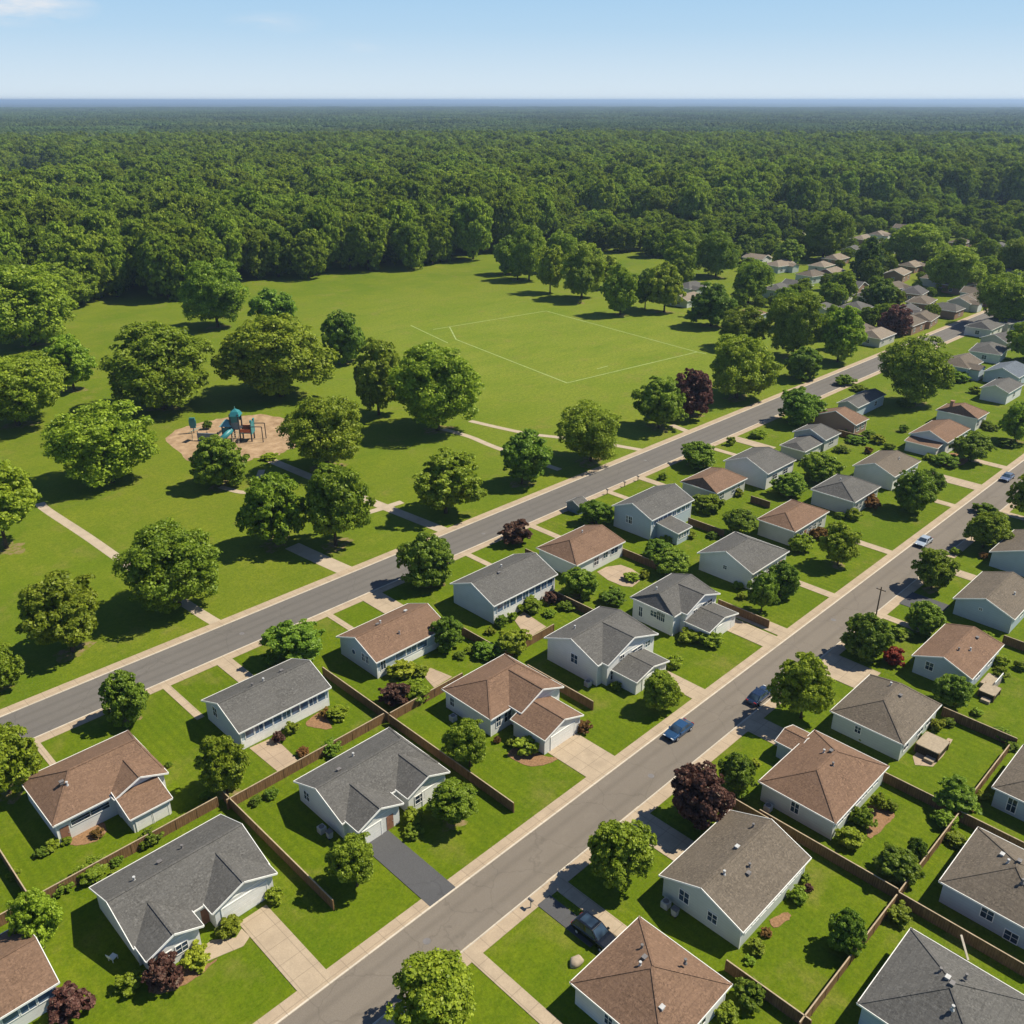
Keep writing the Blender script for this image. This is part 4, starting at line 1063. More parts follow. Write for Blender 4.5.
def smooth_closed(p, jit):
    P_ = [Vector((*q, 0)) for q in p]; out = []; n = len(P_)
    for i in range(n):
        p0, p1, p2, p3 = P_[i - 1], P_[i], P_[(i + 1) % n], P_[(i + 2) % n]
        for k in range(6):
            t = k / 6; v = .5 * ((2 * p1) + (p2 - p0) * t + (2 * p0 - 5 * p1 + 4 * p2 - p3) * t * t + (3 * p1 - p0 - 3 * p2 + p3) * t ** 3)
            out.append((v.x + rnd.uniform(-jit, jit), v.y + rnd.uniform(-jit, jit)))
    return out
for i, (k, p) in enumerate(PATIOS):
    if k == 'mulch_bed': p = smooth_closed(p, .10)
    structure(MB().slab([(x, y, .040 + .004 * (i % 3)) for x, y in (p if sum((p[j][0] - p[j - 1][0]) * (p[j][1] + p[j - 1][1]) for j in range(len(p))) < 0 else p[::-1])], .15).build({'walkway_bend': 'walkway'}.get(k, k), M[k]))
SAND2 = []
for (xa, ya), (xb, yb) in zip(SAND, SAND[1:] + SAND[:1]):
    for k in range(5):
        t_ = k / 5; SAND2.append((xa + (xb - xa) * t_ + rnd.uniform(-.55, .55), ya + (yb - ya) * t_ + rnd.uniform(-.55, .55)))
sp = [(x, y, .012) for x, y in SAND2]
structure(MB().slab(sp if sum((sp[j][0] - sp[j - 1][0]) * (sp[j][1] + sp[j - 1][1]) for j in range(len(sp))) < 0 else sp[::-1], .1).build('playground_surface', M['sand']))
pl = MB()
for k, p in PITCH.items():
    q = ribbon(p, .42 if k not in 'lineF' else .4, .016, .25); o = len(pl.v); pl.v += q.v; pl.f += [tuple(o + i for i in f) for f in q.f]; pl.m += q.m
structure(pl.build('field_marking', M['line_paint']))

# ------------------------------------------------------------------ houses
T = .16
def roof_geo(x0, x1, y0, y1, z, p, axis, hA, hB):
    """planes (each a counter-clockwise polygon), ridge ends and a height function"""
    if axis == 'x':
        half = (y1 - y0) / 2; ym = (y0 + y1) / 2; zr = z + p * half
        lim = (x1 - x0) / 2 / half * .999; hA, hB = min(hA, lim), min(hB, lim)
        A, B = (x0 + hA * half, ym, zr), (x1 - hB * half, ym, zr)
        P = [[(x0, y0, z), (x1, y0, z), B, A], [(x1, y1, z), (x0, y1, z), A, B]]
        if hA > 0: P.append([(x0, y1, z), (x0, y0, z), A])
        if hB > 0: P.append([(x1, y0, z), (x1, y1, z), B])
        hf = lambda x, y: z + p * min(y - y0, y1 - y)
    else:
        half = (x1 - x0) / 2; xm = (x0 + x1) / 2; zr = z + p * half
        lim = (y1 - y0) / 2 / half * .999; hA, hB = min(hA, lim), min(hB, lim)
        A, B = (xm, y0 + hA * half, zr), (xm, y1 - hB * half, zr)
        P = [[(x0, y1, z), (x0, y0, z), A, B], [(x1, y0, z), (x1, y1, z), B, A]]
        if hA > 0: P.append([(x0, y0, z), (x1, y0, z), A])
        if hB > 0: P.append([(x1, y1, z), (x0, y1, z), B])
        hf = lambda x, y: z + p * min(x - x0, x1 - x)
    return P, A, B, hf
def body(mb, x0, x1, y0, y1, z, p, axis, hA, hB, ov, wallcut=()):
    """closed walls that reach up under the roof planes"""
    zi = z - T - .012
    P, A, B, _ = roof_geo(x0, x1, y0, y1, zi, p, axis, hA, hB)
    ze = zi + p * ov; X0, X1, Y0, Y1 = x0 + ov, x1 - ov, y0 + ov, y1 - ov
    c = [(X0, Y0), (X1, Y0), (X1, Y1), (X0, Y1)]
    lo = [(a, b, -.3) for a, b in c]; hi = [(a, b, ze) for a, b in c]
    if axis == 'x':
        A = (max(A[0], X0), A[1], A[2]); B = (min(B[0], X1), B[1], B[2])
        mb.face([lo[0], lo[1], hi[1], hi[0]]); mb.face([lo[2], lo[3], hi[3], hi[2]])
        if hA > 0: mb.face([lo[3], lo[0], hi[0], hi[3]]); mb.face([hi[3], hi[0], A])
        else: mb.face([lo[3], lo[0], hi[0], A, hi[3]])
        if hB > 0: mb.face([lo[1], lo[2], hi[2], hi[1]]); mb.face([hi[1], hi[2], B])
        else: mb.face([lo[1], lo[2], hi[2], B, hi[1]])
        mb.face([hi[0], hi[1], B, A]); mb.face([hi[2], hi[3], A, B])
    else:
        A = (A[0], max(A[1], Y0), A[2]); B = (B[0], min(B[1], Y1), B[2])
        mb.face([lo[3], lo[0], hi[0], hi[3]]); mb.face([lo[1], lo[2], hi[2], hi[1]])
        if hA > 0: mb.face([lo[0], lo[1], hi[1], hi[0]]); mb.face([hi[0], hi[1], A])
        else: mb.face([lo[0], lo[1], hi[1], A, hi[0]])
        if hB > 0: mb.face([lo[2], lo[3], hi[3], hi[2]]); mb.face([hi[2], hi[3], B])
        else: mb.face([lo[2], lo[3], hi[3], B, hi[2]])
        mb.face([hi[3], hi[0], A, B]); mb.face([hi[1], hi[2], B, A])
    return ze
def eave_bars(mb, P, z):
    """white boards along every eave and gable verge of the planes"""
    for poly in P:
        n = len(poly); c = Vector((sum(p[0] for p in poly) / n, sum(p[1] for p in poly) / n, 0))
        for i in range(n):
            a, b = Vector(poly[i]), Vector(poly[(i + 1) % n])
            key = tuple(sorted((tuple(round(v, 3) for v in poly[i]), tuple(round(v, 3) for v in poly[(i + 1) % n]))))
            cnt = sum(1 for q in P for k in range(len(q)) if tuple(sorted((tuple(round(v, 3) for v in q[k]), tuple(round(v, 3) for v in q[(k + 1) % len(q)])))) == key)
            if cnt > 1: continue
            d = b - a; nrm = Vector((d.y, -d.x, 0)).normalized()
            if nrm.dot(Vector((a.x, a.y, 0)) - c) < 0: nrm = -nrm
            off = nrm * .035 + Vector((0, 0, -T / 2 + .012)); e = d.normalized() * .05
            mb.bar(a + off - e, b + off + e, .07, T + .05)
def add_roof(rb, tb, P, mi=0):
    for poly in P: rb.slab(poly, T, mi)
    eave_bars(tb, P, 0)
def ridge_caps(rb, P):
    seen = {}
    for q in P:
        for k in range(len(q)):
            a, b = q[k], q[(k + 1) % len(q)]
            key = tuple(sorted((tuple(round(v, 3) for v in a), tuple(round(v, 3) for v in b))))
            seen[key] = seen.get(key, 0) + 1
    for (a, b), n in seen.items():
        if n > 1 and (Vector(a) - Vector(b)).length > .3:
            rb.bar((a[0], a[1], a[2] + .01), (b[0], b[1], b[2] + .01), .26, .06)
def window(parent, off, face, plane, u, z, w, h, panes=2, glass='glass', cross=True):
    """a framed window on a wall plane facing -X ('W') or -Y ('S')"""
    def B(mb, u0, u1, d0, d1, z0, z1):
        if face == 'S': mb.box(u0, u1, plane - d1, plane - d0, z0, z1)
        elif face == 'N': mb.box(u0, u1, plane + d0, plane + d1, z0, z1)
        else: mb.box(plane - d1, plane - d0, u0, u1, z0, z1)
    f = MB(); t = .09
    B(f, u - w / 2 - t, u + w / 2 + t, -.02, .07, z - t, z); B(f, u - w / 2 - t, u + w / 2 + t, -.02, .07, z + h, z + h + t)
    B(f, u - w / 2 - t, u - w / 2, -.02, .066, z, z + h); B(f, u + w / 2, u + w / 2 + t, -.02, .066, z, z + h)
    for k in range(1, panes): c = u - w / 2 + w * k / panes; B(f, c - .03, c + .03, -.02, .06, z, z + h)
    if cross: B(f, u - w / 2, u + w / 2, -.02, .052, z + h * .52 - .025, z + h * .52 + .025)
    o = f.build('window', M['trim'], parent, off)
    p = MB(); B(p, u - w / 2, u + w / 2, -.02, .03, z, z + h); p.build('pane', M[glass], o, off)
def garage_door(parent, off, plane, u, w, h):
    d = MB(); n = 4
    for k in range(n): d.box(u - w / 2, u + w / 2, plane - .05, plane + .02, .06 + k * h / n, .06 + (k + 1) * h / n - .035)
    d.box(u - w / 2, u + w / 2, plane - .02, plane + .01, .06, .06 + h - .04)
    o = d.build('garage_door', M['garage'], parent, off)
    f = MB(); f.box(u - w / 2 - .16, u - w / 2 - .01, plane - .08, plane + .02, 0, h + .2); f.box(u + w / 2 + .01, u + w / 2 + .16, plane - .08, plane + .02, 0, h + .2); f.box(u - w / 2 - .01, u + w / 2 + .01, plane - .08, plane + .02, h + .05, h + .2)
    f.build('door_frame', M['trim'], o, off)
def house(key, s):
    x0, x1, y0, y1 = s['r']; z = s['z']; p = s['p']; ov = .38
    cx, cy = (x0 + x1) / 2, (y0 + y1) / 2; off = (cx, cy, 0)
    root = thing('house', s['label'], 'house', off, group=None)
    wm, rm = M['wall_' + s['wall']], M['roof_' + s['roof']]
    P, A, B, hf = roof_geo(x0, x1, y0, y1, z, p, 'x', s['hl'], s['hr'])
    wb, rb, tb = MB(), MB(), MB()
    body(wb, x0, x1, y0, y1, z, p, 'x', s['hl'], s['hr'], ov)
    add_roof(rb, tb, P); ridge_caps(rb, P)
    planes = {'S': (y0 + ov, x0 + ov, x1 - ov), 'W': (x0 + ov, y0 + ov, y1 - ov), 'N': (y1 - ov, x0 + ov, x1 - ov)}
    for i, (xa, xb, yf, zw, pw) in enumerate(s['wings']):
        ridge = zw + pw * (xb - xa) / 2
        # the wing stays lower than the main ridge
        if ridge > A[2] - .12: pw = (A[2] - .12 - zw) / ((xb - xa) / 2); ridge = A[2] - .12
        yb = min(y0 + (ridge - z) / p + .1, cy - .05)
        if xb > x1 - .2: xb = x1 - .07
        if xa < x0 + .2: xa = x0 + .07
        Pw, Aw, Bw, _ = roof_geo(xa, xb, yf, yb, zw + .03, pw, 'y', 0, 0)
        body(wb, xa, xb, yf, yb, zw + .03, pw, 'y', 0, 0, ov + .05)
        for poly in Pw: rb.slab(poly, T)
        rb.bar((Aw[0], Aw[1], Aw[2] + .01), (Bw[0], Bw[1], Bw[2] + .01), .26, .06)
        for poly in Pw:      # front verge and the two side eaves
            q = sorted(poly, key=lambda v: v[1]); fr = q[:2]
            a, b = Vector(fr[0]), Vector(fr[1]); o = Vector((0, -.035, -T / 2 + .012)); tb.bar(a + o, b + o, .07, T + .06)
            e = [v for v in poly if abs(v[2] - zw - .03) < 1e-6]; s_ = -1 if e[0][0] < (xa + xb) / 2 else 1
            lo_ = min(e, key=lambda v: v[1]); o = Vector((.035 * s_, 0, -T / 2 + .012)); yb2 = min(y0 + .6, yb)
            tb.bar(Vector(lo_) + o, Vector((lo_[0], yb2, lo_[2])) + o, .07, T + .05)
        planes['S%d' % i] = (yf + ov + .05, xa + ov, xb - ov)
        # slate grey panel in the gable top with a white belt board
        gy = yf + ov + .05; hw = (xb - xa) / 2 - ov - .5
        if hw > 1.2:
            tb.box(xa + ov + .1, xb - ov - .1, gy - .03, gy + .02, zw - .12, zw + .04)
    for i, L in enumerate(s['lows']):
        kind, xa, xb, ya, yb, zl, pl_ = L
        if kind == 'gable' or kind == 'porchN':
            Pl, Al, Bl, _ = roof_geo(xa, xb, ya, yb, zl, pl_, 'y', 0, 0)
            body(wb, xa, xb, ya, yb, zl, pl_, 'y', 0, 0, .3)
            for poly in Pl: rb.slab(poly, T)
            rb.bar((Al[0], Al[1], Al[2] + .01), (Bl[0], Bl[1], Bl[2] + .01), .24, .06)
            eave_bars(tb, Pl, 0)
            planes['L%d' % i] = (ya + .3, xa + .3, xb - .3)
        elif kind == 'gableX':
            Pl, Al, Bl, _ = roof_geo(xa, xb, ya, yb, zl, pl_, 'x', .5, 0)
            body(wb, xa, xb, ya, yb, zl, pl_, 'x', .5, 0, .3); add_roof(rb, tb, Pl)
            planes['L%d' % i] = (ya + .3, xa + .3, xb - .3)
        else:
            d = 'S' if kind == 'shedS' else 'W'
            if d == 'S': q = [(xa, ya, zl), (xb, ya, zl), (xb, yb + .3, zl + pl_ * (yb - ya)), (xa, yb + .3, zl + pl_ * (yb - ya))]
            else: q = [(xa, yb, zl), (xa, ya, zl), (xb + .3, ya, zl + pl_ * (xb - xa)), (xb + .3, yb, zl + pl_ * (xb - xa))]
            rb.slab(q, T); e = [(q[0], q[1]), (q[1], q[2]), (q[3], q[0])]
            for a, b in e:
                dd = Vector(b) - Vector(a); nn = Vector((dd.y, -dd.x, 0)).normalized() * .035
                tb.bar(Vector(a) + nn + Vector((0, 0, -T / 2 + .01)), Vector(b) + nn + Vector((0, 0, -T / 2 + .01)), .07, T + .05)
            o2 = .3; zz = zl - T + pl_ * .25
            if d == 'S':
                wb.face([(xa + o2, ya + o2, -.3), (xb - o2, ya + o2, -.3), (xb - o2, ya + o2, zz), (xa + o2, ya + o2, zz)])
                for xx, sgn in ((xa + o2, 0), (xb - o2, 1)):
                    f = [(xx, yb + .3, -.3), (xx, ya + o2, -.3), (xx, ya + o2, zz), (xx, yb + .3, zz + pl_ * (yb - ya))]; wb.face(f if not sgn else f[::-1])
                planes['L%d' % i] = (ya + o2, xa + o2, xb - o2)
            else:
                wb.face([(xa + o2, yb - o2, -.3), (xa + o2, ya + o2, -.3), (xa + o2, ya + o2, zz), (xa + o2, yb - o2, zz)])
                for yy, sgn in ((ya + o2, 1), (yb - o2, 0)):
                    f = [(xb + .3, yy, -.3), (xa + o2, yy, -.3), (xa + o2, yy, zz), (xb + .3, yy, zz + pl_ * (xb - xa))]; wb.face(f if not sgn else f[::-1])
                planes['L%d' % i] = (ya + o2, xa + o2, xb - o2)
    # corner boards
    for xx in (x0 + ov, x1 - ov): tb.box(xx - .07, xx + .07, y0 + ov - .035, y0 + ov + .05, 0, z - .3)
    wb.build('wall', wm, root, off)
    roof = rb.build('roof', rm, root, off)
    tb.build('roof_trim', M['trim'], root, off)
    for j, (fx, fy) in enumerate(s['v']):
        vx, vy = x0 + (x1 - x0) * fx, y0 + (y1 - y0) * fy; vz = hf(vx, vy); b = MB()
        if j % 2 == 0: b.tube((vx, vy, vz - .15), (vx, vy, vz + .42), .11, n=10); b.tube((vx, vy, vz + .42), (vx, vy, vz + .5), .17, .15, n=10); b.tube((vx, vy, vz - .12), (vx, vy, vz + .06), .22, .14, n=10)
        else: b.box(vx - .22, vx + .22, vy - .18, vy + .18, vz - .15, vz + .22); b.box(vx - .27, vx + .27, vy - .22, vy + .22, vz + .22, vz + .28)
        b.build('roof_vent', M['pipe' if j % 3 else 'pipe_pale'], roof, off)
    if key == 'H11':
        vx, vy = x0 + 1.6, cy + 2.2; vz = hf(vx, vy); MB().box(vx - .5, vx + .5, vy - .4, vy + .4, vz - .6, vz + 1.5).box(vx - .58, vx + .58, vy - .48, vy + .48, vz + 1.5, vz + 1.66).build('chimney', M['chimney'], roof, off)
    for o in s['op']:
        k = o[0]
        if k == 'G':
            pl_, a, b = planes['S%d' % o[1]]; garage_door(root, off, pl_, a + (b - a) * o[2], o[3], o[4])
        elif k == 'GL':
            pl_, a, b = planes['L%d' % o[1]]; garage_door(root, off, pl_, a + (b - a) * o[2], o[3], o[4])
        elif k == 'D':
            pl_, a, b = planes[o[1]]; u = a + (b - a) * o[2]; dm = MB().box(u - .5, u + .5, pl_ - .04, pl_ + .02, .05, 2.1); dd = dm.build('front_door', M['door'], root, off)
            MB().tube((u + .38, pl_ - .1, 1.05), (u + .38, pl_ - .03, 1.05), .05, n=8).build('handle', M['metal'], dd, off)
        elif k == 'C':
            pl_, a, b = planes['S']; cb = MB(); n = 7; hh = o[1]
            for q in range(n): cb.box(a + .1, b - .1, pl_ - .035, pl_ + .02, .05 + q * hh / n, .05 + (q + 1) * hh / n - .02)
            cb.box(a + .1, b - .1, pl_ - .015, pl_ + .02, .05, hh); cb.build('cladding', M['trim'], root, off)
        elif k == 'B' or k == 'BL':
            pl_, a, b = planes['L%d' % o[1]] if k == 'BL' else planes[o[1]]; u0, u1 = a + (b - a) * o[2], a + (b - a) * o[3]; n = o[4]; w = (u1 - u0) / n
            for q in range(n): window(root, off, 'S', pl_, u0 + w * (q + .5), o[5], w - .22, o[6], 1 + (q % 3 == 1), 'glass_blue', False)
        elif k == 'R':
            pl_, a, b = planes['W']; u = a + (b - a) * o[2]; f = MB(); f.tube((pl_ - .07, u, o[3]), (pl_ + .02, u, o[3]), o[4] / 2 + .1, n=20); w_ = f.build('round_window', M['trim'], root, off)
            MB().tube((pl_ - .09, u, o[3]), (pl_, u, o[3]), o[4] / 2, n=20).build('pane', M['glass_blue'], w_, off)
        else:
            pl_, a, b = planes[k]; window(root, off, 'W' if k == 'W' else 'S', pl_, a + (b - a) * o[1], o[2], o[3], o[4], 2, 'glass')
    return root
for k, s in HOUSES.items(): house(k, s)
HR = random.Random(5)
for i, (X, Y, roof, label) in enumerate(FAR_HOUSES):
    w, d = HR.uniform(11, 14.5), HR.uniform(9, 10.5)
    if 118 < Y < 135 and X < 470: Y = 135
    z = HR.uniform(3, 3.8)
    root = thing('house', label, 'house', (X, Y, 0), rz=R(HR.choice((0, 0, 0, 90, 8, -10))))
    x0, x1, y0, y1 = -w / 2, w / 2, -d / 2, d / 2; hl, hr = HR.choice((0, .5, .9)), HR.choice((0, .5, .9))
    P, A, B, hf = roof_geo(x0, x1, y0, y1, z, .42, 'x', hl, hr); wb, rb, tb = MB(), MB(), MB()
    body(wb, x0, x1, y0, y1, z, .42, 'x', hl, hr, .35); add_roof(rb, tb, P)
    if i % 3 == 0:
        q = HR.choice((x0 + 1, x1 - 6.5)); Pw, Aw, Bw, _ = roof_geo(q, q + 5.5, y0 - 3, 0, z - .2, .42, 'y', 0, 0); body(wb, q, q + 5.5, y0 - 3, 0, z - .2, .42, 'y', 0, 0, .35)
        for poly in Pw: rb.slab(poly, T)
    wb.build('wall', M['wall_' + HR.choice(('sand', 'blue', 'brick', 'mint', 'pale'))], root); rb.build('roof', M['roof_' + roof], root); tb.build('roof_trim', M['trim'], root)
    for u in (-.28, .22): window(root, (0, 0, 0), 'S', y0 + .35, w * u, 1, 1.6, 1.3)
    window(root, (0, 0, 0), 'W', x0 + .35, 0, 1, 1.4, 1.3)

# ------------------------------------------------------------------ trees
def leaf_quads(pts, nrm, size, rng, mi=0):
    n = len(pts)
    rv = rng.normal(size=(n, 3)); t = np.cross(nrm, rv); t /= np.linalg.norm(t, axis=1)[:, None] + 1e-9
    b = np.cross(nrm, t)
    s = size[:, None]
    v = np.stack([pts - t * s - b * s * .75, pts + t * s - b * s * .75, pts + t * s * .8 + b * s * .8, pts - t * s * .8 + b * s * .8], 1)
    return v.reshape(-1, 3)
def mesh_quads(name, v, mats, tint, extra=None):
    me = bpy.data.meshes.new(name); nq = len(v) // 4; ev, ef = (extra if extra else (np.zeros((0, 3)), []))
    nv = len(v) + len(ev); me.vertices.add(nv); me.vertices.foreach_set('co', np.concatenate([v, ev]).astype(np.float32).ravel())
    loops = list(range(nq * 4)); starts = list(range(0, nq * 4, 4)); tot = nq * 4
    for f in ef: starts.append(tot); loops += [i + len(v) for i in f]; tot += len(f)
    me.loops.add(tot); me.loops.foreach_set('vertex_index', loops)
    me.polygons.add(len(starts)); me.polygons.foreach_set('loop_start', starts)
    me.update(calc_edges=True)
    for m in mats: me.materials.append(m)
    a = me.attributes.new('tint', 'FLOAT', 'POINT'); a.data.foreach_set('value', np.concatenate([np.repeat(tint, 4), np.full(len(ev), .1)]).astype(np.float32))
    if ef: me.polygons.foreach_set('material_index', [0] * nq + [1] * len(ef))
    me.validate(); return me
def crown(name, seed, nl, nq, leaf, mats, shape='round', ragged=.25, trunk=False, lobe=.35, sub=9):
    rng = np.random.default_rng(seed)
    i = np.arange(nl) + .5; ph = np.arccos(1 - 2 * i / nl); th = math.pi * (1 + 5 ** .5) * i + rng.uniform(0, 6)
    d = np.stack([np.cos(th) * np.sin(ph), np.sin(th) * np.sin(ph), np.cos(ph)], 1) + rng.normal(size=(nl, 3)) * .16
    d /= np.linalg.norm(d, axis=1)[:, None]
    rad = rng.uniform(1 - ragged, 1.04, nl); lr = rng.uniform(.19, .42, nl)
    for _ in range(5):
        h = rng.normal(size=3); h /= np.linalg.norm(h); rad *= 1 + ragged * .5 * np.clip(d @ h, -1, 1) * (1 if _ % 2 else -1) * np.abs(d @ np.roll(h, 1))
    rad = np.clip(rad / np.percentile(rad, 80), .62, 1.08)
    c = d * (rad - lr * .95)[:, None]
    if shape == 'cone': k = np.clip(1.05 - (c[:, 2] + 1) * .42, .2, 1.05); c[:, 0] *= k; c[:, 1] *= k; lr *= .55 + .4 * k
    if shape == 'flat': c[:, 2] = np.where(c[:, 2] < -.2, -.2 + (c[:, 2] + .2) * .45, c[:, 2])
    if shape == 'round': c[:, 2] = np.where(c[:, 2] < -.35, -.35 + (c[:, 2] + .35) * .6, c[:, 2])
    if shape == 'tall': c[:, 2] = np.where(c[:, 2] < 0, c[:, 2] * 1.0, c[:, 2])
    # sprays of foliage on each lobe's outer side, leaves on each spray
    ns = max(5, int(sub)); big = np.repeat(np.arange(nl), ns)
    d2 = rng.normal(size=(nl * ns, 3)); d2 /= np.linalg.norm(d2, axis=1)[:, None]
    o1 = c / (np.linalg.norm(c, axis=1)[:, None] + 1e-6)
    d2 = d2 + o1[big] * .8 + np.array([0, 0, .2]); d2 /= np.linalg.norm(d2, axis=1)[:, None]
    c = c[big] + d2 * (lr[big] * rng.uniform(.55, 1.02, nl * ns))[:, None]; lr = lr[big] * rng.uniform(.22, .46, nl * ns); nl = nl * ns
    # leaves on the sprays' outer shells
    w = lr ** 2; pick = rng.choice(nl, nq * 2, p=w / w.sum())
    u = rng.normal(size=(nq * 2, 3)); u /= np.linalg.norm(u, axis=1)[:, None]
    out = c / (np.linalg.norm(c, axis=1)[:, None] + 1e-6)
    u = u + out[pick] * .75 + np.array([0, 0, .30]); u /= np.linalg.norm(u, axis=1)[:, None]
    q = c[pick] + u * (lr[pick] * rng.uniform(.55, 1.15, nq * 2))[:, None] * np.array([1.15, 1.15, .72])
    keep = (u * out[pick]).sum(1) > -.35
    q, u, pick = q[keep][:nq], u[keep][:nq], pick[keep][:nq]
    nin = max(60, len(q) // 4)
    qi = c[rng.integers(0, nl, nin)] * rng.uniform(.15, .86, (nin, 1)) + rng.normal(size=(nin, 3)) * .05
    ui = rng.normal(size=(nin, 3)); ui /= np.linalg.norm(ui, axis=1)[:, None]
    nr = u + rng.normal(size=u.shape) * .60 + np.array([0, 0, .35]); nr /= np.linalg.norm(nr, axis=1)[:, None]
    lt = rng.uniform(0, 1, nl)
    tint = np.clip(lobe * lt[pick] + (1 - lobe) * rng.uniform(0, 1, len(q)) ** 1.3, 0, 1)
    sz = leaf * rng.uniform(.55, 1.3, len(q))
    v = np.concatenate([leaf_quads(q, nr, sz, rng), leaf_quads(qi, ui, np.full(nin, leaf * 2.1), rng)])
    extra = None
    if trunk:
        b = MB(); b.tube((0, 0, -2.2), (0, 0, .3), .07, .04, 7); extra = (np.array(b.v), b.f)
    return mesh_quads(name, v, mats, np.concatenate([tint, rng.uniform(.15, .6, nin)]), extra)
CROWNS = {}
def crowns_of(kind, n, *a, **k):
    CROWNS[kind] = [crown('crown_' + kind, 100 * (sum(map(ord, kind)) % 97) + i, *a, **k) for i in range(n)]
crowns_of('oak', 4, 44, 19000, .031, [LEAF['oak']], 'flat', .38, sub=9)
crowns_of('big', 4, 64, 36000, .0215, [LEAF['oak']], 'flat', .42, sub=12)
crowns_of('maple', 4, 38, 15000, .035, [LEAF['maple']], 'round', .32, sub=8)
crowns_of('plum', 2, 40, 13000, .036, [LEAF['plum']], 'round', .26, sub=9)
crowns_of('cone', 1, 60, 9000, .046, [LEAF['cone']], 'cone', .15, sub=6)
crowns_of('lime', 2, 26, 7000, .055, [LEAF['lime']], 'round', .34, sub=7)
crowns_of('bush', 2, 24, 7000, .06, [LEAF['maple']], 'round', .45, sub=7)
for k in ('oak', 'maple', 'lime', 'plum', 'rust', 'red', 'gold'):
    crowns_of('shrub_' + k, 2 if k in ('oak', 'maple', 'lime') else 1, 20, 3600, .068, [LEAF[k]], 'flat', .36, sub=6)
def trunk_mesh(seed):
    r = random.Random(seed); b = MB()
    rings = []
    for z, rad in ((-.05, .075), (.03, .055), (.2, .045), (.5, .038), (.8, .02), (1.0, .006)):
        ox, oy = r.uniform(-.015, .015), r.uniform(-.015, .015); rings.append([(ox + rad * math.cos(t * math.pi / 4), oy + rad * math.sin(t * math.pi / 4), z) for t in range(8)])
    b.loft(rings)
    for k in range(8):
        t = k * .785 + r.uniform(-.3, .3); z0 = r.uniform(.28, .6); l = r.uniform(.45, .7)
        b.tube((0, 0, z0), (math.cos(t) * l * .5, math.sin(t) * l * .5, z0 + .16), .024, .015, 6); b.tube((math.cos(t) * l * .5, math.sin(t) * l * .5, z0 + .16), (math.cos(t) * l, math.sin(t) * l, z0 + .36), .015, .004, 6)
    return b.mesh('trunk', [M['bark']], smooth=True)
TRUNKS = [trunk_mesh(i) for i in range(3)]
TRR = random.Random(3)
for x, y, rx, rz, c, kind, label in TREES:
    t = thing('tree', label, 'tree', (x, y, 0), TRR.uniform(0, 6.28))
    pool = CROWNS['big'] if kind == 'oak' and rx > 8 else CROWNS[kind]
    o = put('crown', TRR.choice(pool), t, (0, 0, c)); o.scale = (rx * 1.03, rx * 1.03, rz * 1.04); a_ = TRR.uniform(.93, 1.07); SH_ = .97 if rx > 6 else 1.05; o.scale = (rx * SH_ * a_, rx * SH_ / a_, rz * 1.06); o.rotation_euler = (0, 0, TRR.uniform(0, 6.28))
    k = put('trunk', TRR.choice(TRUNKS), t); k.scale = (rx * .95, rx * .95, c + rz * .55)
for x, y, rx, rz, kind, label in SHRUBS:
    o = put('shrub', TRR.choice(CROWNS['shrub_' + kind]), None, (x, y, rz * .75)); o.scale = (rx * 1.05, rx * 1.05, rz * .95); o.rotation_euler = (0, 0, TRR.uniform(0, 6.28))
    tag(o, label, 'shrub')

er = random.Random(8)
for i, (x, y, rx, rz, c, kind, label) in enumerate(TREES):
    if rx < 3.0 or er.random() < .35: continue
    n = 22; ph = er.uniform(0, 6); r0 = min(rx * .42, 3.6); p = []
    for k in range(n):
        a = k * 2 * math.pi / n; q = r0 * (1 + .28 * math.sin(2 * a + ph) + .18 * math.sin(5 * a + 2 * ph) + er.uniform(-.14, .14)); p.append((x + q * math.cos(a), y + q * math.sin(a), .009))
    structure(MB().face(p).build('bare_earth', M['earth']))
# ------------------------------------------------------------------ forest
FT = [crown('forest_tree', 900 + i, 58, 10000, .040, [LEAF['forest'], M['bark']], 'tall', .36, True, .45, 9) for i in range(5)]
E = np.array(FOREST_EDGE)
eb = np.degrees(np.arctan2(E[:, 0], E[:, 1])); er = np.hypot(E[:, 0], E[:, 1])
def edge_r(x, y): return np.interp(np.degrees(np.arctan2(x, y)), eb, er)
frng = np.random.default_rng(4)
def scatter(r0, r1, step, a0=6, a1=84):
    L = r1; n = int(L / step) + 1
    gx, gy = np.meshgrid(np.arange(-10, n) * step, np.arange(-10, n) * step)
    p = np.stack([gx.ravel(), gy.ravel()], 1) + frng.uniform(-.42, .42, (gx.size, 2)) * step
    r = np.hypot(p[:, 0], p[:, 1]); a = np.degrees(np.arctan2(p[:, 0], p[:, 1]))
    return p[(r > r0) & (r < r1) & (a > a0) & (a < a1)]
P = scatter(200, 1700, 14.5)
er_ = edge_r(P[:, 0], P[:, 1]); rr = np.hypot(P[:, 0], P[:, 1])
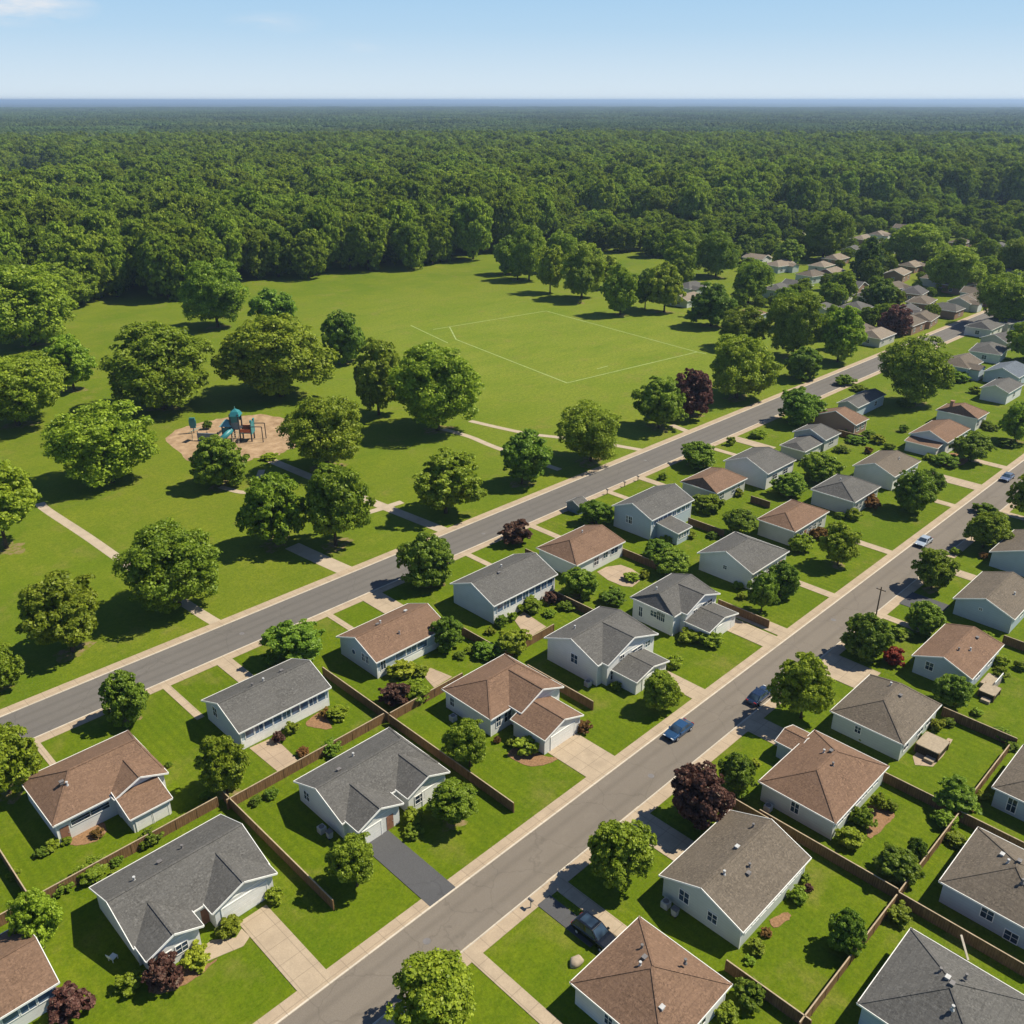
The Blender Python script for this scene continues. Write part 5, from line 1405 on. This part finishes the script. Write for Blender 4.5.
# a few clearings deeper in the woods
MEADOW = (323.8, 992.9)
bear = np.arctan2(MEADOW[0], MEADOW[1]); ur, ut = np.array([math.sin(bear), math.cos(bear)]), np.array([math.cos(bear), -math.sin(bear)])
rel = P - np.array(MEADOW); clear = (rel @ ur / 200) ** 2 + (rel @ ut / 52) ** 2 < 1
mp_ = [tuple(np.array(MEADOW) + ur * 197 * math.cos(k * math.pi / 18) * (1 + .1 * math.sin(3 * k)) + ut * 50 * math.sin(k * math.pi / 18) * (1 + .1 * math.cos(2 * k))) + (.02,) for k in range(36)]
structure(MB().face(mp_[::-1]).build('meadow', M['meadow']))
m_ = (rr > er_) & ~clear
P = P[m_]; depth = (rr - er_)[m_]
near = np.argsort(depth + .25 * rr[m_])[:185]
sel = np.zeros(len(P), bool); sel[near] = True
for j in near:
    x, y = P[j]; rx = frng.uniform(7.5, 12.0); rz = min(rx * frng.uniform(1.2, 1.6), 16)
    o = put('forest_tree', FT[frng.integers(5)], None, (x, y, rz * 1.05)); o.scale = (rx, rx, rz); o.rotation_euler = (0, 0, frng.uniform(0, 6.28))
    tag(o, 'tall dark green tree in the dense forest edge beyond the park', 'tree', 'trees along the forest edge')
def low_tree(b_v, b_f, x, y, rx, rz, rng):
    t = (1 + 5 ** .5) / 2
    V = np.array([(-1, t, 0), (1, t, 0), (-1, -t, 0), (1, -t, 0), (0, -1, t), (0, 1, t), (0, -1, -t), (0, 1, -t), (t, 0, -1), (t, 0, 1), (-t, 0, -1), (-t, 0, 1)]) / math.sqrt(1 + t * t)
    F = [(0, 11, 5), (0, 5, 1), (0, 1, 7), (0, 7, 10), (0, 10, 11), (1, 5, 9), (5, 11, 4), (11, 10, 2), (10, 7, 6), (7, 1, 8), (3, 9, 4), (3, 4, 2), (3, 2, 6), (3, 6, 8), (3, 8, 9), (4, 9, 5), (2, 4, 11), (6, 2, 10), (8, 6, 7), (9, 8, 1)]
    n0 = len(b_v); zc = rng.uniform(10, 16)
    for v in V * (1 + rng.uniform(-.28, .28, (12, 1))): b_v.append((x + v[0] * rx, y + v[1] * rx, max(zc + v[2] * rz, 0)))
    b_f += [tuple(n0 + i for i in f) for f in F]
def canopy_patch(seed, size=150, step=8.5):
    rng = np.random.default_rng(seed); V, F, T_ = [], [], []
    for i in range(int(size / step)):
        for j in range(int(size / step)):
            for q in range(2):
                rx = rng.uniform(4.2, 7.4); low_tree(V, F, -size / 2 + (i + rng.uniform(.1, .9)) * step, -size / 2 + (j + rng.uniform(.1, .9)) * step, rx, rng.uniform(4, 6.5) * (1 if q == 0 else .95), rng)
                T_ += [rng.uniform(0, .9)] * 12
    me = bpy.data.meshes.new('canopy_patch'); me.from_pydata(V, [], F); me.materials.append(LEAF['far'])
    a = me.attributes.new('tint', 'FLOAT', 'POINT'); a.data.foreach_set('value', np.array(T_, np.float32)); return me
SRC = bpy.data.collections.new('forest_sources')
def src(name, me):
    o = bpy.data.objects.new(name, me); SRC.objects.link(o); return o
def instancer(name, pts, scl, sources, label):
    me = bpy.data.meshes.new(name); me.from_pydata([tuple(p) for p in pts], [], [])
    a = me.attributes.new('scl', 'FLOAT_VECTOR', 'POINT'); a.data.foreach_set('vector', np.array(scl, np.float32).ravel())
    rot = np.zeros((len(pts), 3), np.float32); rot[:, 2] = frng.uniform(0, 6.28, len(pts)) if len(sources) > 2 else frng.integers(0, 4, len(pts)) * (math.pi / 2)
    a = me.attributes.new('rot', 'FLOAT_VECTOR', 'POINT'); a.data.foreach_set('vector', rot.ravel())
    a = me.attributes.new('idx', 'INT', 'POINT'); a.data.foreach_set('value', frng.integers(0, len(sources), len(pts)).astype(np.int32))
    o = put(name, me)
    c = bpy.data.collections.new(name + '_kinds')
    for s in sources: c.objects.link(s)
    ng = bpy.data.node_groups.new(name, 'GeometryNodeTree')
    ng.interface.new_socket('Geometry', in_out='INPUT', socket_type='NodeSocketGeometry'); ng.interface.new_socket('Geometry', in_out='OUTPUT', socket_type='NodeSocketGeometry')
    N = ng.nodes; gi, go = N.new('NodeGroupInput'), N.new('NodeGroupOutput')
    ci = N.new('GeometryNodeCollectionInfo'); ci.inputs['Collection'].default_value = c; ci.inputs['Separate Children'].default_value = True; ci.inputs['Reset Children'].default_value = True
    ip = N.new('GeometryNodeInstanceOnPoints'); ip.inputs['Pick Instance'].default_value = True
    def attr(nm, ty):
        n = N.new('GeometryNodeInputNamedAttribute'); n.data_type = ty; n.inputs['Name'].default_value = nm; return [q for q in n.outputs if q.enabled][0]
    L = ng.links; L.new(gi.outputs[0], ip.inputs['Points']); L.new(ci.outputs[0], ip.inputs['Instance'])
    L.new(attr('idx', 'INT'), ip.inputs['Instance Index'])
    e2r = N.new('FunctionNodeEulerToRotation'); L.new(attr('rot', 'FLOAT_VECTOR'), e2r.inputs[0]); L.new(e2r.outputs[0], ip.inputs['Rotation']); L.new(attr('scl', 'FLOAT_VECTOR'), ip.inputs['Scale'])
    L.new(ip.outputs[0], go.inputs[0])
    md = o.modifiers.new('scatter', 'NODES'); md.node_group = ng
    tag(o, label, 'forest', kind='stuff'); return o
Q = P[~sel]; rx = np.where(frng.uniform(0, 1, len(Q)) < .25, frng.uniform(5.5, 8.5, len(Q)), frng.uniform(8.5, 14.5, len(Q))); rz = np.minimum(rx * frng.uniform(1.0, 1.5, len(Q)), 17)
instancer('forest', np.stack([Q[:, 0], Q[:, 1], rz * 1.05], 1), np.stack([rx, rx, rz], 1), [src('forest_tree_source', m) for m in FT], 'dense green forest stretching from the park towards the skyline')
P2 = scatter(1660, 9500, 140, 4, 86); P2[:, :] = np.round(P2 / 140) * 140
P2 = np.unique(P2, axis=0)
instancer('far_forest', np.stack([P2[:, 0], P2[:, 1], np.zeros(len(P2))], 1), np.ones((len(P2), 3)) * np.stack([np.ones(len(P2)), np.ones(len(P2)), frng.uniform(.8, 1.25, len(P2))], 1), [src('canopy_patch_source', canopy_patch(i)) for i in range(2)], 'hazy forest canopy fading out at the skyline')
# loose trees among the roofs of the wooded quarter
HX = np.array([(h[0], h[1]) for h in FAR_HOUSES] + [((s['r'][0] + s['r'][1]) / 2, (s['r'][2] + s['r'][3]) / 2) for s in HOUSES.values()])
TX = np.array([(t[0], t[1]) for t in TREES])
cand = scatter(300, 760, 12, 44, 84); HC = HX * (1 - 8 / np.hypot(HX[:, 0], HX[:, 1]))[:, None]; HX = np.concatenate([HX, HC]); cand = cand[np.argsort(np.hypot(cand[:, 0], cand[:, 1]))]; k = 0; rest = []
for x, y in cand:
    r = np.hypot(x, y)
    if r > edge_r(x, y) - 3 or np.min(np.hypot(HX[:, 0] - x, HX[:, 1] - y)) < 9.5 or np.min(np.hypot(TX[:, 0] - x, TX[:, 1] - y)) < 9: continue
    if 44 < y < 62 or 110 < y < 131 and x < 470 or x < 300 or (y > 205 and x < 420): continue
    if y < 112 and x < 330: continue
    inner = x < 640 and y < 300
    rx = (frng.uniform(2.0, 4.3) if frng.uniform() < .7 else frng.uniform(4.3, 6.2)) if inner else frng.uniform(4.5, 8.5)
    rz = rx * frng.uniform(.9, 1.25)
    if k < 110:
        o = put('forest_tree', FT[frng.integers(5)], None, (x, y, rz * 1.02)); o.scale = (rx, rx, rz); o.rotation_euler = (0, 0, frng.uniform(0, 6.28))
        tag(o, 'green tree among the distant rooftops of the wooded quarter', 'tree', 'trees among the distant rooftops'); k += 1
    else: rest.append((x, y, rx, rz))
Z = np.array(rest)
instancer('quarter_trees', np.stack([Z[:, 0], Z[:, 1], Z[:, 3] * 1.02], 1), np.stack([Z[:, 2], Z[:, 2], Z[:, 3]], 1), [src('quarter_tree_source', m) for m in FT], 'leafy far wood closing round the last rooftops')
print('quarter trees', k, len(rest), 'forest', len(Q), 'patches', len(P2))

# ------------------------------------------------------------------ fences
POST = MB().box(-.07, .07, -.07, .07, -.2, 1.485).mesh('post', [M['fence']])
for (ax, ay, bx, by), label in FENCES:
    t = thing('fence', label, 'fence', ((ax + bx) / 2, (ay + by) / 2, 0)); off = ((ax + bx) / 2, (ay + by) / 2, 0)
    b, c, p = MB(), MB(), MB(); L = math.hypot(bx - ax, by - ay); ux, uy = (bx - ax) / L, (by - ay) / L
    b.bar((ax, ay, .74), (bx, by, .74), .07, 1.54)
    c.bar((ax, ay, 1.54), (bx, by, 1.54), .13, .07)
    n = max(2, round(L / 2.6))
    for i in range(n + 1):
        q = (ax + ux * L * i / n, ay + uy * L * i / n); put('post', POST, t, (q[0] - off[0], q[1] - off[1], 0))
    b.build('board_panel', M['fence'], t, off); c.build('cap_rail', M['fence_cap'], t, off); 

# ------------------------------------------------------------------ cars
def car(name, label, loc, rz, paint, Lc=5.0, Wc=2.0, van=False):
    t = thing(name, label, 'car', loc, rz); h = 1.75 if van else 1.42
    b = MB()
    # lower body: stations along the length, each a rounded section
    st = [(-.5, .62, .80, .42), (-.49, .74, .90, .36), (-.43, .84, .95, .3), (-.30, .92, 1, .26), (0, .94, 1, .25), (.28, .90, 1, .26), (.42, .80, .96, .3), (.485, .70, .88, .38), (.5, .60, .78, .44)]
    rings = []
    for u, top, w, bot in st:
        x = u * Lc; hw = w * Wc / 2
        if van: top *= 1.12
        rings.append([(x, -hw * .92, bot), (x, -hw, bot + .16), (x, -hw, top - .14), (x, -hw * .88, top), (x, hw * .88, top), (x, hw, top - .14), (x, hw, bot + .16), (x, hw * .92, bot)])
    b.loft(rings)
    base = .90 * (1.1 if van else 1)
    prof = [(-.46, base - .06), (-.37, h - .04), (.04, h), (.22, base - .02)] if van else [(-.42, base - .06), (-.25, h - .03), (.06, h), (.25, base - .02)]
    hw0, hw1 = Wc * .45, Wc * .37
    # cabin: pillars and roof in paint, panes proud of it
    cab = [[(u * Lc, -(hw0 if i in (0, 3) else hw1), z) for i, (u, z) in enumerate(prof)], [(u * Lc, (hw0 if i in (0, 3) else hw1), z) for i, (u, z) in enumerate(prof)]]
    b.loft(cab)
    bo = b.build('body', paint, t, smooth=False)
    bv = bo.modifiers.new('soft_edges', 'BEVEL'); bv.width = .07; bv.segments = 3; bv.limit_method = 'ANGLE'; bv.angle_limit = R(28)
    def q(a, b_, f0, f1, s, ins=.12):
        return None
    def pane(nm, pts, grow):
        c = sum((Vector(p) for p in pts), Vector()) / 4; n = (Vector(pts[1]) - Vector(pts[0])).cross(Vector(pts[3]) - Vector(pts[0])).normalized()
        if n.dot(c - Vector((0, 0, .7))) < 0: n = -n
        pp = [tuple(c + (Vector(p) - c) * grow + n * .018) for p in pts]; MB().face(pp).face([tuple(Vector(p) - n * .03) for p in pp][::-1]).build(nm, M['glass'], t)
    A_ = cab[0]; B_ = cab[1]
    pane('windscreen', [A_[2], A_[3], B_[3], B_[2]], .86); pane('rear_window', [A_[0], A_[1], B_[1], B_[0]], .84)
    if van: pane('roof_panel', [A_[1], A_[2], B_[2], B_[1]], .74)
    for s in (A_, B_):
        m0 = tuple((Vector(s[0]) * .48 + Vector(s[3]) * .52)); m1 = tuple(Vector(s[1]) * .48 + Vector(s[2]) * .52)
        pane('side_window', [s[0], m0, m1, s[1]], .82); pane('side_window', [m0, s[3], s[2], m1], .82)
    for sx in (-.31, .31):
        for sy in (-1, 1):
            y = sy * Wc * .46; w = MB().tube((sx * Lc, y - .11, .33), (sx * Lc, y + .11, .33), .33, n=18)
            wo = w.build('wheel', M['rubber'], t); MB().tube((sx * Lc, y + sy * .06, .33), (sx * Lc, y + sy * .125, .33), .2, .17, n=14).build('rim', M['rim'], wo)
    for sy in (-1, 1):
        MB().box(Lc * .475, Lc * .497, sy * Wc * .33 - .2, sy * Wc * .33 + .2, .6, .74).build('headlight', M['lamp'], t)
        MB().box(-Lc * .497, -Lc * .478, sy * Wc * .33 - .2, sy * Wc * .33 + .2, .62, .80).build('tail_light', M['tail'], t)
        MB().box(Lc * .14, Lc * .19, sy * Wc * .5 - .04, sy * Wc * .5 + .13, base, base + .15).build('side_mirror', paint, t)
    return t
car('parked_car', 'blue car parked at the kerb before the big gabled house', (*(PT['car_blue'][0], 55.05), .012), R(180), car_paint('blue_paint', (.028, .085, .19)))
car('parked_car', 'dark blue car half hidden in tree shade at the near street', (*(PT['car_dark'][0] - .2, 51.3), .012), 0, car_paint('navy_paint', (.018, .035, .08)))
car('parked_van', 'black people carrier parked on the short asphalt driveway', (53.8, 41.5, .064), R(-90), car_paint('black_paint', (.006, .007, .010), .1), 5.2, 2.15, True)
car('parked_car', 'silver blue car with bright bonnet at the kerb further up the street', (*(PT['car_silver'][0], 55.2), .012), R(180), car_paint('silver_paint', (.50, .56, .62)))
car('parked_car', 'grey blue car at the kerb near the far end of the street', (*(PT['car_grey'][0], 55.3), .012), R(180), car_paint('greyblue_paint', (.16, .20, .30)))

# ------------------------------------------------------------------ playground and small things
def deck_tower(t, x, y, s, h, mb): mb.box(x - s, x + s, y - s, y + s, h - .12, h)
px, py = PT['play']
t = thing('playset', 'turquoise and orange climbing playset with domed roofs on tan sand', 'playset', (px, py, 0), R(-45)); t.scale = (1.25, 1.25, 1.3)
for X, Y in ((-2.6, -1), (-.8, -1), (-2.6, 1), (-.8, 1), (.9, -1), (.9, 1), (3.2, -1), (3.2, 1)):
    MB().tube((X, Y, 0), (X, Y, 5.6 if -1 < X < 1 else 3.4), .16, n=10).build('post', M['play_post'], t)
MB().box(-2.75, -.7, -1.15, 1.15, 1.7, 1.85).build('deck', M['play_post'], t); MB().box(-.7, 1.05, -1.15, 1.15, 2.5, 2.65).build('deck', M['play_post'], t); MB().box(1.05, 3.35, -1.15, 1.15, 1.7, 1.85).build('deck', M['turq'], t)
def dome(X, Y, z, r, hgt, mat, nm='canopy'):
    rr = []
    for k in range(7):
        a = k / 6 * math.pi / 2; rr.append([(X + r * math.cos(a) * math.cos(j * math.pi / 8) + 1e-3, Y + r * math.cos(a) * math.sin(j * math.pi / 8), z + hgt * math.sin(a)) for j in range(16)])
    MB().loft(rr).build(nm, mat, t, smooth=True)
MB().tube((-.6, -1.1, 2.6), (-3.4, -3.6, .3), .55, n=12).build('tube_slide', M['turq'], t, smooth=True)
MB().box(-2.7, -.75, -1.14, -1.04, 1.9, 2.9).build('rail_panel', M['turq'], t); MB().box(-2.7, -.75, 1.04, 1.14, 1.9, 2.9).build('rail_panel', M['play_cream'], t)
MB().box(-.65, 1.0, -1.14, -1.06, 2.7, 3.9).build('rail_panel', M['slate'], t)
MB().bar((3.3, -1.4, 3.2), (5.6, -1.4, 3.2), .14, .14).bar((3.3, 1.0, 3.2), (5.6, 1.0, 3.2), .14, .14).bar((5.6, -1.4, 0), (5.6, -1.4, 3.2), .16, .16).bar((5.6, 1, 0), (5.6, 1, 3.2), .16, .16).build('monkey_bars', M['play_post'], t)
MB().box(-.75, 1.05, -1.0, -.9, 3.9, 5.3).box(-.75, 1.05, .9, 1.0, 3.9, 5.3).build('side_panel', M['turq'], t); MB().loft([[(-.95, -1.2, 5.2), (1.25, -1.2, 5.2), (1.25, 1.2, 5.2), (-.95, 1.2, 5.2)], [(-.6, -.75, 6.0), (.9, -.75, 6.0), (.9, .75, 6.0), (-.6, .75, 6.0)], [(.05, -.1, 6.5), (.25, -.1, 6.5), (.25, .1, 6.5), (.05, .1, 6.5)]]).build('canopy', M['turq'], t); MB().tube((.15, 0, 6.3), (.15, 0, 7.0), .1, .05, 8).build('finial', M['turq_pale'], t); MB().loft([[(-3.1, -1.5, 3.2), (-.6, -1.5, 3.2), (-.6, 1.5, 3.2), (-3.1, 1.5, 3.2)], [(-2.1, -.1, 4.3), (-1.6, -.1, 4.3), (-1.6, .1, 4.3), (-2.1, .1, 4.3)]]).build('canopy', M['turq_pale'], t)
MB().box(1.05, 3.3, -1.12, -1.02, 1.9, 2.6).build('rail_panel', M['play_orange'], t); MB().box(1.05, 3.3, 1.02, 1.12, 1.9, 2.8).build('rail_panel', M['play_orange'], t)
MB().box(3.3, 3.42, -1.3, 1.3, 1.5, 3.9).box(3.2, 3.5, -1.3, -.7, 3.9, 4.4).box(3.2, 3.5, .6, 1.3, 3.6, 4.2).build('end_panel', M['turq'], t)
sl = MB()
for k in range(8):
    a, b_ = k / 8, (k + 1) / 8; f = lambda u: (-2.7 - 3.0 * u, 0, 1.8 * (1 - u) ** 1.25 + .25)
    sl.bar(f(a), f(b_), .95, .08); sl.bar((f(a)[0], -.5, f(a)[2] + .15), (f(b_)[0], -.5, f(b_)[2] + .15), .07, .36); sl.bar((f(a)[0], .5, f(a)[2] + .15), (f(b_)[0], .5, f(b_)[2] + .15), .07, .36)
sl.build('slide', M['play_cream'], t)
lad = MB()
for k in range(6): lad.bar((-.5, -1.2 - .22 * (6 - k) / 1.5, .3 + k * .38), (.8, -1.2 - .22 * (6 - k) / 1.5, .3 + k * .38), .07, .07)
lad.bar((-.5, -2.2, 0), (-.5, -1.15, 2.6), .09, .09); lad.bar((.8, -2.2, 0), (.8, -1.15, 2.6), .09, .09); lad.build('ladder', M['play_cream'], t)
cx, cy = PT['climb']
t = thing('climbing_frame', 'slate climbing wall with a turquoise canopy on the playground sand', 'climbing frame', (cx, cy, 0), R(-52))
MB().box(-2.2, 3.2, -.12, .12, 0, 2.1).build('panel', M['slate'], t)
for X in (-2.2, .4, 3.2): MB().tube((X, .3, 0), (X, .3, 2.5), .11, n=8).build('post', M['play_post'], t)
MB().slab([(-4.2, -1.2, 2.3), (-2.0, -1.3, 3.4), (-1.6, 1.2, 3.3), (-3.6, 1.3, 2.4)], .1).build('canopy', M['turq_pale'], t); MB().tube((-3.6, 0, 0), (-3.6, 0, 2.6), .1, n=8).build('post', M['play_cream'], t)
cx, cy = PT['panel']
t = thing('play_post', 'single turquoise play panel on a post at the sand edge', 'play panel', (cx, cy, 0), R(-40))
MB().tube((0, 0, 0), (0, 0, 1.8), .12, n=8).build('post', M['play_post'], t); MB().box(-.7, .7, -.25, .25, 1.4, 4.2).box(-.9, .9, -.12, .12, 2.0, 3.6).build('panel', M['turq'], t)
# street shed
sx, sy = 134.0, 114.2
t = thing('shed', 'small slate grey gabled shed at the park road verge', 'shed', (sx, sy, 0))
wb, rb, tb = MB(), MB(), MB(); body(wb, sx - 1.6, sx + 1.6, sy - 1.9, sy + 1.9, 1.9, .5, 'x', 0, 0, .15); Pq, *_ = roof_geo(sx - 1.6, sx + 1.6, sy - 1.9, sy + 1.9, 1.9, .5, 'x', 0, 0); add_roof(rb, tb, Pq)
wb.build('wall', M['slate'], t, (sx, sy, 0)); rb.build('roof', M['roof_grey'], t, (sx, sy, 0)); tb.build('roof_trim', M['metal'], t, (sx, sy, 0))
# raised timber terraces behind two houses
def terrace(x0, x1, y0, y1, h, label):
    x, y = (x0 + x1) / 2, (y0 + y1) / 2; o = (x, y, 0); t = thing('terrace', label, 'terrace', o)
    MB().box(x0, x1, y0, y1, h - .14, h).build('deck_top', M['deck'], t, o); MB().box(x0 + .12, x1 - .12, y0 + .12, y1 - .12, 0, h - .14).build('skirting', M['fence_dark'], t, o)
    for a in (x0 + .08, x1 - .08):
        for b_ in (y0 + .08, y1 - .08): MB().box(a - .075, a + .075, b_ - .075, b_ + .075, 0, h + .035).build('post', M['fence'], t, o)
    MB().box(x0 - 1.0, x0 - .02, y0 + .3, y0 + 1.5, 0, .45).build('step', M['deck'], t, o)
terrace(107.0, 110.6, 27.1, 30.3, 1.4, 'raised tan terrace with dark sides at the rear of a taupe house')
terrace(125.9, 128.7, 26.6, 28.9, 1.15, 'small raised tan terrace on the lawn by the blue grey house')
x, y = 130.0, 29.0
t = thing('rear_deck', 'white railed deck at the rear of the blue grey house', 'deck', (x, y, 0))
MB().box(x - 1.2, x + 2.2, y - 1.4, y + .6, 0, .7).build('platform', M['deck'], t, (x, y, 0)); rl = MB()
for k in range(8): rl.box(x - 1.2 + k * .47, x - 1.12 + k * .47, y - 1.4, y - 1.32, .7, 1.6)
rl.bar((x - 1.2, y - 1.36, 1.60), (x + 2.2, y - 1.36, 1.62), .1, .08).build('railing', M['trim'], t, (x, y, 0))
# utility pole
x, y = PT['pole'][0], 49.2
t = thing('utility_pole', 'thin dark utility pole at the kerb of the near street', 'pole', (x, y, 0))
MB().tube((0, 0, -.3), (0, 0, 6.2), .13, .09, 10).build('pole', M['bark'], t); MB().box(-.06, .06, -.8, .8, 5.6, 5.72).build('crossarm', M['bark'], t)
for b_ in (-.7, .7): MB().tube((0, b_, 5.72), (0, b_, 5.95), .06, .04, 8).build('insulator', M['pipe_pale'], t)
for i, (k, y, lab) in enumerate((('pin1', 115.2, 'dark kerbside letterbox nearest the shed by the park road'), ('pin2', 115.2, 'dark kerbside letterbox between two walkways by the park road'), ('pin3', 115.2, 'dark kerbside letterbox beyond the tall sunroom house'), ('mail', 48.9, 'kerbside letterbox at the corner of the short asphalt driveway'), ('mail2', 49.0, 'dark kerbside letterbox under the far verge tree'))):
    x = PT[k][0]; t = thing('letterbox', lab, 'letterbox', (x, y, 0)); MB().box(-.06, .06, -.06, .06, -.1, 1.05).build('post', M['plank'] if k == 'mail' else M['bark'], t)
    rr = [[(.24 * math.cos(a * math.pi / 6) * .7, yy, 1.12 + (.2 * math.sin(a * math.pi / 6) if a < 7 else -.0)) for a in range(7)] for yy in (-.32, .32)]; MB().loft(rr).build('box', M['pipe'], t)
# garden odds and ends
x, y = PT['plank']
o = MB().bar((x + .2, y - .1, .1), (x + 1.2, y + 1.3, 1.7), .22, .1).build('plank', M['plank']); tag(o, 'pale weathered plank leaning towards the fence on the lawn', 'plank')
x, y = PT['stone']; rg = random.Random(2); rr = [[(x + (0.75 + .15 * math.sin(j * 1.7)) * k * math.cos(j * math.pi / 5), y + (.6 + .12 * math.cos(j * 2.1)) * k * math.sin(j * math.pi / 5), z) for j in range(10)] for k, z in ((1, -.05), (1.02, .25), (.85, .5), (.5, .6))]
tag(MB().loft(rr).build('boulder', M['stone'], smooth=True), 'pale boulder on the lawn before the pyramid roofed house', 'boulder')
x, y = 16.9, 74.6; t = thing('garden_chair', 'white garden chair in the shade beside the lowest grey house', 'chair', (x, y, 0), R(20))
MB().box(-.35, .35, -.35, .35, .38, .45).build('seat', M['trim'], t); MB().bar((-.35, 0, .45), (-.5, 0, 1.05), .7, .06).build('backrest', M['trim'], t)
for a in (-.3, .3):
    for b_ in (-.3, .3): MB().box(a - .03, a + .03, b_ - .03, b_ + .03, 0, .38).build('leg', M['trim'], t)
def ac(x, y, label):
    t = thing('air_conditioner', label, 'air conditioner', (x, y, 0)); MB().box(-.42, .42, -.42, .42, 0, .82).build('casing', M['pipe_pale'], t); MB().tube((0, 0, .82), (0, 0, .87), .34, n=18).build('fan_grille', M['pipe'], t)
ac(67.5, 79.3, 'white air conditioner beside the brown garage wing house wall'); ac(42.1, 74.4, 'grey air conditioner at the side wall of the asphalt drive house'); ac(62.3, 38.6, 'pale air conditioner at the corner of the gabled pale green house'); ac(83.2, 38.4, 'pale air conditioner at the side of the fenced brown hip house'); ac(87.3, 71.2, 'small air conditioner in shade beside the big gabled house')
def bin_(x, y, label, mat):
    t = thing('wheeled_bin', label, 'bin', (x, y, 0)); b = MB(); b.loft([[(-.25, -.28, .1), (.25, -.28, .1), (.25, .28, .1), (-.25, .28, .1)], [(-.31, -.36, 1.0), (.31, -.36, 1.0), (.31, .36, 1.0), (-.31, .36, 1.0)]]).build('bin_body', mat, t)
    MB().slab([(-.34, -.4, 1.06), (.34, -.4, 1.1), (.34, .4, 1.1), (-.34, .4, 1.06)], .07).build('lid', M['pipe'], t)
    for s in (-.26, .26): MB().tube((-.24, s - .04, .12), (-.24, s + .04, .12), .12, n=10).build('wheel', M['rubber'], t)
bin_(62.0, 37.2, 'grey wheeled bin by the wall of the gabled pale green house', M['metal']); bin_(42.2, 72.9, 'pale wheeled bin beside the asphalt drive house wall', M['pipe_pale'])

# ------------------------------------------------------------------ haze
hz = MB().box(-59000, 59500, -59000, 59500, -1.5, 92).build('haze', [])
hm = bpy.data.materials.new('haze_air'); hm.use_nodes = True; ht = hm.node_tree; ht.nodes.remove(ht.nodes['Principled BSDF'])
pv = ht.nodes.new('ShaderNodeVolumePrincipled'); pv.inputs['Color'].default_value = (.52, .71, 1.0, 1); pv.inputs['Density'].default_value = 9e-5; pv.inputs['Anisotropy'].default_value = .2
ht.links.new(pv.outputs[0], ht.nodes['Material Output'].inputs['Volume'])
hz.data.materials.append(hm); tag(hz, kind='stuff')
